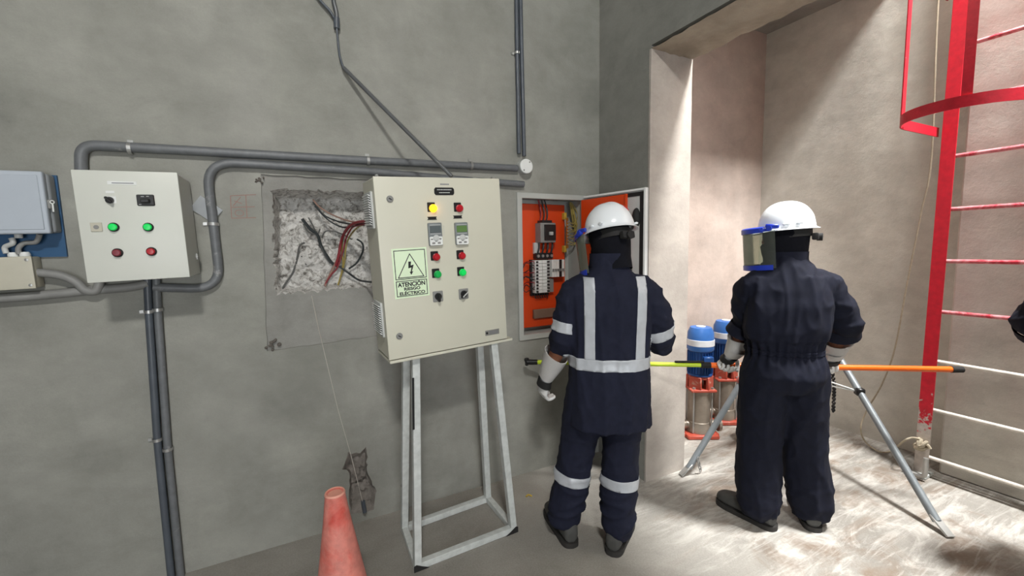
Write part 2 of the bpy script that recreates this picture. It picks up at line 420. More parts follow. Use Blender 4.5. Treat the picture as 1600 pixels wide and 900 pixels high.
# ------------------------------------------------------------------ the setting
YA, XB, TB, YJ, ZL, XC, YD, ZC = 2.46, 1.985, 0.35, 1.975, 2.72, 3.98, 2.545, 3.45
def struct(o): o['kind'] = 'structure'; return o
struct(B().box2((-3.4, -3.4, -0.1), (4.4, 3.0, 0)).obj('floor', 'floor', base=(0, 0, 0)))
struct(B().box2((-3.2, -3.2, 4.3), (XB+TB, YA+0.3, 4.45)).obj('ceiling', 'ceil'))
struct(B().box2((-3.2, -3.4, 0), (4.2, -3.2, 6.2)).obj('wall_front', 'dull'))
struct(B().box2((-3.2, -3.2, 0), (-3.0, YA+0.3, 4.3)).obj('wall_side', 'dull'))

# wall_left: plaster wall with openings (mortar patch, chipped corner near the floor, electrical panel box)
def jag(pts, step, amp, seed):
    out = []; n = len(pts); r = random.Random(seed)
    for i in range(n):
        a, b = V(pts[i]), V(pts[(i+1) % n]); k = max(1, int((b-a).length/step))
        for j in range(k):
            p = a.lerp(b, j/k)
            out.append(p if j == 0 and amp < 0.002 else p + V(r.uniform(-amp, amp), 0, r.uniform(-amp, amp)))
    return out
PATCH = jag([(-0.135, YA, 1.048), (0.52, YA, 1.07), (0.52, YA, 1.935), (-0.108, YA, 1.93)], 0.05, 0.003, 1)
DPB = 0.012
HOLE = jag([(-0.083, YA+DPB, 1.335), (0.47, YA+DPB, 1.345), (0.475, YA+DPB, 1.872), (-0.066, YA+DPB, 1.862)], 0.014, 0.009, 2)
CHIP = jag([(0.222, YA, 0.06), (0.335, YA, 0.05), (0.36, YA, 0.16), (0.315, YA, 0.27), (0.318, YA, 0.435), (0.28, YA, 0.40), (0.215, YA, 0.425), (0.185, YA, 0.34), (0.225, YA, 0.30), (0.205, YA, 0.17)], 0.02, 0.006, 3)
PX0, PX1, PZ0, PZ1 = 1.325, 1.845, 0.945, 1.893
PBOX = [V(PX0+.012, YA, PZ0+.012), V(PX1-.012, YA, PZ0+.012), V(PX1-.012, YA, PZ1-.012), V(PX0+.012, YA, PZ1-.012)]
def holed(outer, holes):
    bm = bmesh.new(); es = []
    for lp in [outer] + holes:
        vs_ = [bm.verts.new(p) for p in lp]
        for i in range(len(vs_)): es.append(bm.edges.new((vs_[i], vs_[(i+1) % len(vs_)])))
    bmesh.ops.triangle_fill(bm, use_beauty=True, use_dissolve=False, edges=es, normal=(0, -1, 0))
    return bm
b = B(); b.bm.free()
b.bm = holed([V(-3.2, YA, 0), V(XB+0.1, YA, 0), V(XB+0.1, YA, 4.3), V(-3.2, YA, 4.3)], [PATCH, CHIP, PBOX])
wallA = struct(b.obj('wall_left', 'wallA', base=(0, YA, 0), smooth=False))
b = B(); b.bm.free(); b.bm = holed([p + V(0, DPB, 0) for p in PATCH], [HOLE])
n = len(PATCH); f0 = [b.bm.verts.new(p) for p in PATCH]; f1 = [b.bm.verts.new(p + V(0, DPB, 0)) for p in PATCH]
for i in range(n): b.bm.faces.new((f0[i], f0[(i+1) % n], f1[(i+1) % n], f1[i]))
struct(b.obj('mortar_patch', 'patchmat', wallA, world=True, smooth=False))
def crater(name, loop, depth, m, nrad=16, amp=0.02, seed=0, rim=0.2, edge_m=None):
    """broken recess: rim ring, steep ragged sides, rough bottom"""
    c = sum(loop, V(0, 0, 0))/len(loop); bm = bmesh.new(); rings = []; n = len(loop)
    for k in range(nrad+1):
        t = k/nrad; ring = []
        for p in loop:
            q = p.lerp(c, t**1.0*0.985 if k else 0)
            s_ = min(1.0, t/rim) if rim else 1.0; s_ = s_*s_*(3-2*s_)
            d = depth*s_*(1 + .55*max(-.6, min(1, (q.z-1.62)/.2)) if depth > .1 else 1)
            if k: d += amp*s_*(noise.noise(V(q.x*17, seed, q.z*17))*0.8 + noise.noise(V(q.x*48, seed+5, q.z*48))*0.5)
            jit = 0.004*s_
            ring.append(bm.verts.new(q + V(rnd.uniform(-jit, jit), d, rnd.uniform(-jit, jit))))
        rings.append(ring)
    for A, Bq in zip(rings, rings[1:]):
        for i in range(n): bm.faces.new((A[i], A[(i+1) % n], Bq[(i+1) % n], Bq[i]))
    bm.faces.new(rings[-1])
    k = B(); k.bm.free(); k.bm = bm
    return struct(k.obj(name, m, wallA, world=True, ang=60))
crater('broken_cavity', HOLE, 0.12, 'rubble', 34, 0.03, 3.0, 0.10)
crater('chipped_recess', CHIP, 0.03, 'chip', 14, 0.035, 9.0, 0.25)

# wall_middle: pier and lintel of the big opening
b = B()
b.box2((XB, YJ, 0), (XB+TB, YA+0.3, 6.2)); b.box2((XB, -3.2, 0), (XB+TB, 0.35, 6.2))  # second pier: out of view, widened to block room light from the cage
wallB = struct(b.obj('wall_middle', 'wallB', base=(XB, 2.2, 0), smooth=False))
# light plaster on the jamb side of the pier
bm = bmesh.new(); nz = 40
cols = [(XB-0.002, YJ+0.012), (XB-0.002, YJ-0.002), (XB+0.05, YJ-0.004), (XB+TB*0.5, YJ-0.006), (XB+TB-0.04, YJ-0.004), (XB+TB+0.002, YJ-0.002), (XB+TB+0.002, YJ+0.30)]
g = [[bm.verts.new((x + (0.0016*noise.noise(V(x*9, k*0.45, 1)) - (0.001 if x < XB else -0.001 if x > XB+TB else 0)), y + (0.003*noise.noise(V(i*3.1, k*0.4, 4))), ZL*k/nz)) for i, (x, y) in enumerate(cols)] for k in range(nz+1)]
for k in range(nz):
    for i in range(len(cols)-1): bm.faces.new((g[k][i], g[k][i+1], g[k+1][i+1], g[k+1][i]))
k_ = B(); k_.bm.free(); k_.bm = bm; struct(k_.obj('jamb_plaster', 'jamb', wallB, world=True))
# lintel, rough underside
bm = bmesh.new(); ny, nx = 70, 9
g = []
for j in range(ny+1):
    y = -1.9 + (YJ+1.9)*j/ny; row = []
    for i in range(nx+1):
        x = XB + TB*i/nx
        z = ZL + 0.006*noise.noise(V(x*7, y*5, 2)) + 0.010*noise.noise(V(x*26, y*22, 7))
        if i in (0, nx): z += 0.004*rnd.uniform(-1, 1)
        row.append(bm.verts.new((x + (0.004*rnd.uniform(-1, 1) if i in (0, nx) else 0), y, z)))
    g.append(row)
for j in range(ny):
    for i in range(nx): bm.faces.new((g[j][i], g[j][i+1], g[j+1][i+1], g[j+1][i]))
k_ = B(); k_.bm.free(); k_.bm = bm
k_.bm.verts.ensure_lookup_table()
lt = struct(k_.obj('lintel_underside', 'beam', wallB, world=True, ang=60))
struct(B().box2((XB, -1.9, ZL+0.02), (XB+TB, YJ, 6.2)).obj('lintel', 'wallB', wallB, world=True, smooth=False))

struct(B().box2((XB+TB-0.01, YD, 0), (XC+0.2, YD+0.25, 6.2)).obj('wall_niche', 'wallD', smooth=False))
wallC = struct(B().box2((XC, -3.2, 0), (XC+0.2, YD+0.1, 6.2)).obj('wall_right', 'wallC', base=(XC, 1, 0), smooth=False))
struct(B().box2((3.765, -3.2, 0), (XC+.01, 1.115, 6.1), .01).obj('wall_thickening', 'wallC', wallC, world=True))
# shaft ceiling slab with ragged edge
struct(B().box2((XB+TB-0.005, 1.56, ZC), (XC+0.02, YD+0.02, ZC+0.16), 0.012).obj('ceiling_slab', 'ceil'))
b = B()   # roof over the shaft, hatch left open
hx0, hx1, hy0, hy1 = 2.75, 3.65, -0.6, 0.3
b.box2((XB, -3.2, 6.0), (hx0, YD+0.2, 6.2)); b.box2((hx1, -3.2, 6.0), (4.2, YD+0.2, 6.2))
b.box2((hx0, -3.2, 6.0), (hx1, hy0, 6.2)); b.box2((hx0, hy1, 6.0), (hx1, YD+0.2, 6.2))
struct(b.obj('ceiling_roof', 'ceil', smooth=False))
lamp = thing('ceiling_lamp', 'round ceiling lamp hanging from the main room ceiling', 'lamp', (-0.35, -1.35, 4.19))
B().lathe([(0.05, 0.10), (0.05, 0.06), (0.27, 0.02), (0.27, -0.03), (0.25, -0.03), (0.24, 0.0)]).obj('lamp_housing', 'white', lamp)
B().lathe([(0.235, -0.012), (0.235, -0.004), (0.01, -0.004)]).obj('lamp_diffuser', mat('lamp_diffuser_lit', (1, 0.97, 0.9, 1), 0.5, emit=3.0), lamp)

# ------------------------------------------------------------------ switchboard cabinet on its stand
TILT = (math.radians(1.38), math.radians(-2.72), math.radians(2.25))
cab = thing('control_cabinet', 'large cream control cabinet with amber lamp and electrical hazard sign, on a metal stand', 'cabinet', (0.6447, 1.9093, 1.4728), TILT)
CW, CH, CD = 0.6, 0.8, 0.235
B().box2((-CW/2, 0.022, -CH/2), (CW/2, CD, CH/2), 0.004).obj('body', 'cream', cab)
B().box2((-CW/2-0.002, 0.0, -CH/2-0.002), (CW/2+0.002, 0.018, CH/2+0.002), 0.005, 2).obj('door', 'cream', cab)
B().box2((-CW/2+0.006, 0.016, -CH/2+0.006), (CW/2-0.006, 0.024, CH/2-0.006)).obj('door_gasket', 'rubber', cab)
for x, z in ((-CW/2+0.02, CH/2+0.004), (CW/2-0.02, CH/2+0.004)):
    B().box((x, 0.03, z), (0.014, 0.02, 0.016), None, 0.003).cyl((x, 0.02, z+0.004), (x, 0.045, z+0.004), 0.005, seg=10).obj('lifting_lug', 'zinc', cab)
def quarter_lock(px, py):
    p = onP(px, py, cab); b = B()
    b.lathe([(0.0145, 0), (0.0145, 0.005), (0.012, 0.008), (0.002, 0.008)], p, (0, -1, 0))
    o = b.obj('lock', 'gray', cab)
    B().box(p + V(0, -0.0085, 0), (0.014, 0.003, 0.004), Matrix.Rotation(0.6, 3, 'Y')).obj('lock_slot', 'black', o)
quarter_lock(609, 311); quarter_lock(624, 525)
# pilot lamps and push buttons, each with a black square legend holder
def pilot(px, py, m, name, dome=True):
    p = onP(px, py, cab); b = B()
    b.box(p + V(-0.004, -0.002, 0.004), (0.036, 0.006, 0.042), None, 0.002)
    o = b.obj('legend_plate', 'black', cab)
    B().lathe([(0.0175, 0.004), (0.0175, 0.010), (0.0155, 0.011), (0.0155, 0.018), (0.012, 0.022), (0.001, 0.0235)], p + V(0.003, 0, -0.002), (0, -1, 0), 20).obj(name, m, o)
pilot(675, 325, 'ledA', 'pilot_lamp'); pilot(716, 325, 'btnR', 'push_button')
pilot(680, 401, 'btnR', 'push_button'); pilot(720, 399, 'btnR', 'push_button')
pilot(682, 428, 'btnG', 'push_button'); pilot(721, 425, 'ledG', 'push_button')
for px, py in ((675, 341), (715, 339)):
    p = onP(px, py, cab); B().prism([(-.023, .007), (.023, .007), (.018, 0), (.023, -.007), (-.023, -.007), (-.018, 0)], p, (1, 0, 0), (0, 0, 1), 0.003).obj('tag_plate', 'black', cab)
# drive keypads
def keypad(px, py, lcd):
    p = onP(px, py, cab); wd, ht = 0.066, 0.104
    o = B().box(p + V(0, -0.008, 0), (wd, 0.016, ht), None, 0.006, 2).obj('drive_keypad', 'keypad', cab)
    B().box(p + V(0, -0.0165, 0.022), (0.052, 0.003, 0.030), None, 0.001).obj('display', lcd, o)
    for z in (0.042, 0.0015): B().box(p + V(0, -0.0165, z), (0.05, 0.002, 0.0025)).obj('trim_line', 'lgray', o)
    B().box(p + V(0, -0.0165, -0.030), (0.060, 0.003, 0.040), None, 0.004).obj('key_panel', 'white', o)
    B().lathe([(0.014, 0), (0.014, 0.004), (0.010, 0.006), (0.001, 0.006)], p + V(0, -0.0175, -0.017), (0, -1, 0), 16).obj('round_key', 'lgray', o)
    for x, z in ((-0.020, -0.022), (0.020, -0.022), (-0.013, -0.040), (0.013, -0.040), (0, -0.031)):
        B().box(p + V(x, -0.0185, z), (0.011 if z > -.035 else .015, 0.003, 0.006 if z > -.035 else .008), None, 0.0015).obj('key', 'gray', o)
keypad(679, 366, 'lcdK'); keypad(720, 365, 'lcdG')
p = onP(690, 360, cab); B().tube([p + V(0, -.003, .022), p + V(.012, -.003, .022), p + V(.010, -.003, -.02), p + V(0, -.003, -.024)], 0.0008, 5).obj('tape_scrap', 'lgray', cab)
# selector switches
def selector(px, py, ang, flag):
    p = onP(px, py, cab)
    o = B().box(p + V(0, -0.003, 0), (0.05, 0.006, 0.05), None, 0.003).obj('selector_plate', 'gray', cab)
    B().lathe([(0.017, 0.006), (0.016, 0.012), (0.001, 0.012)], p, (0, -1, 0), 20).obj('selector_base', 'black', o)
    R = Matrix.Rotation(ang, 3, 'Y')
    B().box(p + V(0, -0.020, 0) + R @ V(0, 0, -0.004), (0.013, 0.018, 0.040), R, 0.004).obj('selector_knob', 'black', o)
    if flag: B().box(p + V(0, -0.0295, 0), (0.005, 0.002, 0.036), R).obj('pointer', 'lgray', o)
selector(684, 463, 0.05, False); selector(724, 459, math.radians(50), True)
# engraved plates
p = onP(694, 299, cab)
o = B().prism([(-.048, .009), (-.042, .017), (.042, .017), (.048, .009), (.048, -.009), (.042, -.017), (-.042, -.017), (-.048, -.009)], p, (1, 0, 0), (0, 0, 1), 0.002).obj('engraved_plate', 'black', cab)
for i, (w_, z) in enumerate(((.07, .007), (.052, -.006))):
    x = -w_/2
    while x < w_/2:
        k = rnd.uniform(.004, .012); B_ = min(k, w_/2-x); B().box(p + V(x+B_/2, -.0025, z), (B_*.8, .001, .004)).obj('engraved_word', 'lgray', o); x += k
p = onP(694, 288, cab); x = -0.02
while x < 0.02:
    B().box(p + V(x+.003, -.0008, 0), (.0048, .001, .006)).obj('printed_letter', 'inkgray', cab); x += 0.0062
p = onP(769, 519, cab); o = B().box(p + V(0, -.001, 0), (.078, .003, .026), None, .001).obj('maker_plate', 'nameplate', cab)
B().lathe([(.006, 0), (.006, .002), (.001, .002)], p + V(-.03, -.002, 0), (0, -1, 0), 12).obj('maker_mark', 'ink', o)
for z, w_ in ((.006, .048), (0, .05), (-.006, .044)): B().box(p + V(.008, -.003, z), (w_, .001, .0022)).obj('printed_line', 'inkgray', o)
# hazard sign
pa, pb = onP(611, 390, cab), onP(664, 455, cab)
SX0, SX1, SZ1, SZ0 = pa.x, pb.x, pa.z+0.002, pb.z-0.002
SX1 = SX0 + 0.158; SZ0 = SZ1 - 0.222
sg = B().box2((SX0, -0.0022, SZ0), (SX1, 0.0, SZ1)).obj('hazard_sign', 'sign', cab)
cx = (SX0+SX1)/2; y0 = -0.0026
def frame(name, x0, x1, z0, z1, t):
    b = B()
    b.box2((x0, y0-.0006, z0), (x1, y0+.0006, z0+t)).box2((x0, y0-.0006, z1-t), (x1, y0+.0006, z1)).box2((x0, y0-.0006, z0+t), (x0+t, y0+.0006, z1-t)).box2((x1-t, y0-.0006, z0+t), (x1, y0+.0006, z1-t))
    b.obj(name, 'ink', sg, smooth=False)
frame('sign_border', SX0+.008, SX1-.008, SZ0+.084, SZ1-.008, .0032)
frame('sign_border', SX0+.008, SX1-.008, SZ0+.008, SZ0+.078, .0032)
tz0, tz1, hw = SZ0+.092, SZ1-.026, .058
tri = [(-hw, tz0), (hw, tz0), (0, tz1)]
b = B(); c3 = V(0, 0, (2*tz0+tz1)/3)
for i in range(3):
    a_, b_ = V(cx+tri[i][0], y0, tri[i][1]), V(cx+tri[(i+1) % 3][0], y0, tri[(i+1) % 3][1])
    b.beam(a_, b_, .0034, .0012, (0, -1, 0), ext=0.0015)
b.obj('sign_triangle', 'ink', sg, smooth=False)
zz = tz0 + .012
bolt = [(-.008, .058), (.004, .058), (.001, .040), (.015, .043), (.004, .012), (.011, .014), (.001, -.002), (-.006, .012), (-.001, .012), (.004, .031), (-.010, .028)]
B().prism(bolt, (cx, y0+.0006, zz), (1, 0, 0), (0, 0, 1), .0012).obj('sign_lightning_bolt', 'ink', sg, smooth=False)
text('sign_lettering', 'ATENCIÓN', .0265, (cx, y0, SZ0+.060), 'ink', sg, 0.92)
text('sign_lettering', 'RIESGO', .0185, (cx, y0, SZ0+.040), 'ink', sg, 1.2)
text('sign_lettering', 'ELÉCTRICO', .0195, (cx, y0, SZ0+.020), 'ink', sg, 1.16)
# ventilation louvres on the left side
def louvre(z0, z1, y0_, y1_):
    x = -CW/2 - 0.004
    o = B().box2((x-0.006, y0_, z0), (-CW/2+0.001, y1_, z1), 0.003).obj('vent_grille', 'lgray', cab)
    n_ = 13
    for i in range(n_):
        z = z0 + 0.012 + (z1-z0-0.024)*(i+0.5)/n_
        R = Matrix.Rotation(math.radians(35), 3, 'Y')
        B().box((x-0.010, (y0_+y1_)/2, z), (0.013, (y1_-y0_)-0.016, 0.003), R).obj('vent_slat', 'white', o)
        B().box((x-0.0065, (y0_+y1_)/2, z-0.004), (0.0015, (y1_-y0_)-0.018, 0.0045)).obj('vent_gap', 'rubber', o)
louvre(0.185, 0.345, 0.045, 0.185); louvre(-0.305, -0.145, 0.045, 0.185)

st = thing('cabinet_stand', 'tapered white-painted angle-iron stand carrying the large cream cabinet', 'stand', (0.72, 2.1, 0))
bs = [V(.458, 1.945, .018), V(.995, 1.965, .018), V(.988, 2.290, .018), V(.468, 2.255, .018)]
tp = [V(.497, 1.975, 1.052), V(.898, 1.965, 1.075), V(.890, 2.13, 1.068), V(.487, 2.12, 1.047)]
wc = wmat(cab)
for i, (p, q) in enumerate(zip(bs, tp)):
    sd = V(0, -1, 0)
    b = B(); b.beam(p + V(0, 0, -0.016), q, .036, .036, sd, .002)
    lg = b.obj('leg', 'whiteworn', st, world=True)
    if i == 0:
        for t0, t1 in ((.66, .90),):
            a_, c_ = p.lerp(q, t0), p.lerp(q, t1)
            B().beam(a_ + V(-.0165, -.0175, 0), c_ + V(-.0165, -.0175, 0), .010, .004, sd).obj('torn_slot', 'black', lg, world=True)
for i in range(4):
    a_, c_ = bs[i], bs[(i+1) % 4]
    B().beam(a_, c_, .034, .034, (0, 0, 1), .002, ext=0.014).obj('base_rail', 'whiteworn', st, world=True)
for i, (sx_, sy_) in enumerate(((1, 1), (-1, 1), (-1, -1), (1, -1))):
    if i < 2:
        o_ = bs[i] + V(-sx_*.021, -.0205, -.017)
        k = 1 if sx_ > 0 else -1
        B().prism([(0, 0), (.075*k, .0), (.05*k, .012), (.012*k, .034), (0, .03)], o_, (1, 0.037, 0), (0, 0, 1), .003 if k > 0 else -.003).obj('rusty_corner', 'rubber', st, world=True, smooth=False)
wc3 = wc
b = B()
zb = -CH/2 - 0.006
b.box2((-0.298, 0.004, zb-0.014), (0.335, 0.24, zb), 0.002)
me = b.mesh('top_tray'); me.transform(wc); place('top_tray', me, 'cream', st, world=True)

# ------------------------------------------------------------------ small wall panel at the left
lp = thing('wall_control_box', 'off-white wall control box with two green and two red buttons', 'control box', (-0.547, 2.2, 1.661), (0, math.radians(-1.6), math.radians(-0.3)))
LW, LH = 0.318, 0.424
B().box2((-LW/2, .016, -LH/2), (LW/2, .245, LH/2), .004).obj('body', 'lightpanel', lp)
B().box2((-LW/2-.002, 0, -LH/2-.002), (LW/2+.002, .014, LH/2+.002), .004, 2).obj('door', 'lightpanel', lp)
B().box2((-LW/2+.006, .012, -LH/2+.006), (LW/2-.006, .018, LH/2-.006)).obj('door_gasket', 'gray', lp)
def lbtn(px, py, m, r=.0145):
    p = onP(px, py, lp)
    o = B().lathe([(r+.003, 0), (r+.003, .005), (r, .006), (r, .010), (.001, .010)], p, (0, -1, 0), 20).obj('button_bezel', 'rubber', lp)
    B().lathe([(r-.001, .009), (r-.001, .016), (r-.004, .019), (.001, .0195)], p, (0, -1, 0), 20).obj('push_button', m, o)
lbtn(178, 355, 'ledG'); lbtn(232, 355, 'ledG'); lbtn(184, 395, 'btnR2'); lbtn(237, 393, 'btnR')
p = onP(191, 286, lp); o = B().box(p + V(0, -.001, 0), (.088, .002, .013)).obj('label_strip', 'white', lp)
B().box(p + V(.002, -.0025, -.0005), (.066, .001, .003)).obj('printed_line', 'inkgray', o)
p = onP(172, 300, lp); B().box(p + V(0, -.001, 0), (.026, .002, .009)).obj('label_strip', 'white', lp)
p = onP(172, 313, lp); o = B().box(p + V(.006, -.001, .002), (.026, .002, .026)).obj('selector_plate', 'white', lp)
B().lathe([(.013, .001), (.013, .008), (.001, .008)], p, (0, -1, 0), 18).obj('selector_base', 'black', o)
B().box(p + V(0, -.016, 0), (.010, .016, .030), Matrix.Rotation(-.7, 3, 'Y'), .003).obj('selector_knob', 'black', o)
p = onP(228, 313, lp); o = B().box(p + V(0, -.003, 0), (.056, .006, .044), None, .003).obj('rotary_switch_plate', 'black', lp)
B().box(p + V(0, -.014, -.004), (.030, .018, .018), None, .004).obj('rotary_handle', 'black', o)
for x_, z_, w_ in ((-.008, .014, .01), (.008, .015, .008), (-.018, -.017, .008)): B().box(p + V(x_, -.0065, z_), (w_, .001, .002)).obj('printed_mark', 'lgray', o)
p = onP(151, 355, lp); o = B().box(p + V(0, -.002, 0), (.034, .004, .034), None, .001).obj('lock_plate', 'jbox', lp)
B().lathe([(.008, .003), (.008, .006), (.001, .006)], p, (0, -1, 0), 14).obj('lock_barrel', 'gray', o)
for z in (-.06, .09, -.13):
    B().box((LW/2+.004, .19, z), (.008, .024, .03), None, .002).cyl((LW/2+.004, .175, z), (LW/2+.004, .205, z), .005, seg=8).obj('wall_bracket', 'zinc', lp) if z == -.13 else None

# ------------------------------------------------------------------ device box, blue board, junction box at the far left
bb = [onY(62, 273, YA-.012), onY(88, 274, YA-.012), onY(105, 401, YA-.012), onY(-60, 404, YA-.012), onY(-60, 274, YA-.012)]
c0 = bb[4]
o = B().prism([((p-c0).x, (p-c0).z) for p in bb[::-1]], (c0.x, YA, c0.z), (1, 0, 0), (0, 0, 1), .012).obj('backing_board', 'blueboard', smooth=False)
tag(o, 'blue painted board fixed to the wall behind the gray device box', 'board')
db = thing('device_box', 'pale gray latched plastic box mounted on the blue board', 'box', onY(-20, 318, 2.36), (0, math.radians(-1.2), 0))
pr, pt, pbm = onP(72, 318, db), onP(30, 268, db), onP(30, 364, db)
X1, Z1, Z0 = pr.x, pt.z, pbm.z
B().box2((-.16, .03, Z0), (X1+.006, .088, Z1), .012, 3).obj('body', 'devbody', db)
B().box2((-.165, 0, Z0-.004), (X1, .028, Z1+.004), .008, 3).obj('cover', 'devbox', db)
B().box2((-.15, -.003, Z0+.012), (X1-.014, .002, Z1-.012), .002).obj('cover_panel', 'devbox', db)
o = B().box((X1+.006, .02, .0), (.012, .03, .036), None, .003).obj('latch', 'gray', db)
B().tube([(X1+.016, .008, .002), (X1+.017, .004, -.012), (X1+.016, .006, -.03)], .003, 8).tube([V(X1+.016+.006*math.cos(a), .006, .008+.006*math.sin(a)) for a in [i*math.pi/5 for i in range(10)]], .002, 6, closed=True).obj('latch_pin', 'white', o)
for px in (18,):
    p = onP(px, 370, db); B().cyl((p.x, .05, Z0+.004), (p.x, .05, Z0-.018), .012, seg=12).obj('cable_gland', 'lgray', db)
jb = thing('junction_box', 'beige screwed junction box on the wall below the blue board', 'junction box', onY(0, 427, 2.38), (0, math.radians(-1.5), 0))
pr, pt, pbm = onP(52, 427, jb), onP(20, 402, jb), onP(20, 452, jb)
B().box2((-.14, .012, pbm.z), (pr.x, .078, pt.z), .006, 2).obj('body', 'jbox', jb)
B().box2((-.142, 0, pbm.z-.002), (pr.x+.001, .012, pt.z+.002), .004, 2).obj('lid', 'jbox', jb)
for dz in (pt.z-.012, pbm.z+.012): B().lathe([(.006, 0), (.006, .002), (.001, .003)], (pr.x-.013, 0, dz), (0, -1, 0), 10).obj('screw', 'zinc', jb)
for px in (11, 30):
    p = onP(px, 402, jb); B().lathe([(.016, 0), (.016, .012), (.012, .02), (.010, .02)], (p.x, .045, pt.z), (0, 0, 1), 14).obj('cable_gland', 'white', jb)
def pipe(name, label, path, r, m, cat='conduit', group=None, rad=.07, clips=(), smooth_path=False, seg=14):
    t = thing(name, label, cat, V(path[0]), group=group)
    pts = catmull(path, 6) if smooth_path else fillet(path, rad, 8)
    B().tube(pts, r, seg).obj('pipe' if 'conduit' in name else 'hose', m, t, world=True)
    for c, ax in clips:
        c = V(c); ax = V(ax).normalized(); sd = ax.cross(V(0, 1, 0)).normalized()
        b = B(); ring = [c + (sd*math.cos(a) + V(0, -1, 0)*math.sin(a))*(r+.0025) for a in [i*math.pi/10 for i in range(11)]]
        ring = [ring[0] + V(0, .014, 0)] + ring + [ring[-1] + V(0, .014, 0)]
        for p_, q_ in zip(ring, ring[1:]): b.beam(p_, q_, .014, .002, (p_+q_)/2 - c, 0, .001)
        b.box(c + sd*(r+.011) + V(0, .014+r*.1, 0), (.02, .003, .014)); b.obj('clamp', 'zinc', t, world=True)
    return t
YP = YA - .024
W_ = lambda px, py, y=YP: onY(px, py, y)
pipe('flexible_hose', 'curled gray hose from device box to first gland of beige box', [W_(18, 372, 2.41), W_(20, 380, 2.41), W_(8, 386, 2.42), W_(10, 396, 2.42)], .009, 'lgray', 'hose', smooth_path=True)
pipe('flexible_hose', 'gray hose bending from device box to second gland of beige box', [W_(62, 366, 2.40), W_(56, 378, 2.41), W_(38, 380, 2.42), W_(29, 388, 2.42), W_(30, 397, 2.42)], .009, 'gray', 'hose', smooth_path=True)

# ------------------------------------------------------------------ conduits on the wall
ax = V(1, 0, .02)
pipe('conduit', 'long gray conduit from top of the off-white control box to the round white box',
     [W_(127, 268), W_(126, 226), W_(290, 235), W_(576, 251), W_(808, 263)], .021, 'conduit', rad=.14, clips=[(W_(203, 232), ax), (W_(575, 251), ax), (W_(736, 259), ax)])
pipe('conduit', 'gray conduit looping from under the off-white box up and over the broken opening',
     [W_(240, 449), W_(345, 452), W_(336, 372), W_(321, 252), W_(580, 268), W_(700, 279), W_(818, 288)], .020, 'conduit', rad=.12, clips=[(W_(333, 350), V(.05, 0, 1))])
pipe('conduit', 'left one of two gray conduits running down below the off-white box', [W_(230, 425), W_(232, 480), W_(246, 690), W_(268, 905)], .0152, 'conduitdark', group='conduits below the off-white box', clips=[(W_(232.5, 487), V(0, 0, 1)), (W_(245.5, 687), V(0, 0, 1))])
pipe('conduit', 'right one of two gray conduits running down below the off-white box', [W_(244, 425), W_(246, 480), W_(262, 700), W_(283, 905)], .0152, 'conduit', group='conduits below the off-white box', clips=[(W_(246.3, 484), V(0, 0, 1)), (W_(262, 702), V(0, 0, 1))])
pipe('conduit', 'gray flexible conduit sagging from beige junction box into the off-white box', [W_(50, 425, 2.42), W_(92, 430, 2.42), W_(118, 440, 2.42), W_(134, 454, 2.42), W_(150, 454, 2.42), W_(157, 436, 2.42)], .017, 'gray', smooth_path=True)
pipe('conduit', 'gray conduit running left along the wall under the beige junction box', [W_(-60, 468), W_(0, 466), W_(80, 460), W_(140, 454), W_(200, 449), W_(232, 443)], .019, 'gray', smooth_path=True)
pipe('conduit', 'left one of two dark conduits dropping from above to the round white box', [W_(806, -60), W_(808, 80), W_(811, 240)], .013, 'conduitdark', group='conduits above the round box', clips=[(W_(808, 83), V(0, 0, 1))])
pipe('conduit', 'right one of two dark conduits dropping from above to the round white box', [W_(812, -60), W_(815, 80), W_(819, 244)], .013, 'conduitdark', group='conduits above the round box')
pipe('conduit', 'thin straight conduit slanting from the upper wall down to the large cabinet', [W_(537, 106, 2.43), onY(706, 276, 2.08)], .010, 'conduit2')
t = pipe('flexible_conduit', 'thin dark cable hanging from upper pipe ends to the slanting conduit', [W_(526, 40, 2.43), W_(528, 65, 2.43), W_(531, 88, 2.43), W_(537, 107, 2.43)], .0055, 'conduitdark', smooth_path=True)
t = pipe('flexible_conduit', 'gray pipe end with coupling at the top of the wall', [W_(515, -40), W_(521, 0), W_(526, 22), W_(526, 44)], .011, 'conduit2', smooth_path=True)
B().cyl(W_(525.8, 28), W_(526.3, 45), .015).obj('coupling', 'conduitdark', t, world=True)
pipe('flexible_conduit', 'thin dark cable bending into the pipe coupling from upper left', [W_(480, -30), W_(500, 0), W_(516, 18), W_(525, 34)], .007, 'conduitdark', smooth_path=True)
rb = thing('round_junction_box', 'round white junction box where the gray conduits meet', 'junction box', onY(816, 262, YA))
c = wmat(rb).translation
B().lathe([(.045, 0), (.045, .05), (.040, .052), (.001, .052)], (0, 0, 0), (0, -1, 0), 28).obj('body', 'lgray', rb)
B().lathe([(.0455, .045), (.0455, .056), (.042, .059), (.001, .060)], (0, 0, 0), (0, -1, 0), 28).obj('lid', 'white', rb)
for dx, dz in ((.022, .026), (-.02, -.026)): B().lathe([(.005, .058), (.005, .0615), (.001, .0615)], (dx, 0, dz), (0, -1, 0), 10).obj('screw', 'gray', rb)
# paper note behind the conduit
c = W_(323, 327, YA-.002); b = B(); R = Matrix.Rotation(math.radians(38), 3, 'Y')
bm = b.bm; g = []
for j in range(5):
    row = []
    for i in range(7):
        q = R @ V((i/6-.5)*.105, 0, (j/4-.5)*.075); row.append(bm.verts.new(c + q + V(0, -.004-.006*abs(math.sin(i*1.1+j*.4)), 0)))
    g.append(row)
for j in range(4):
    for i in range(6): bm.faces.new((g[j][i], g[j][i+1], g[j+1][i+1], g[j+1][i]))
bmesh.ops.solidify(bm, geom=bm.faces[:], thickness=.0006)
tag(b.obj('paper_note', 'paper'), 'creased white paper note tucked behind the gray conduit', 'paper')
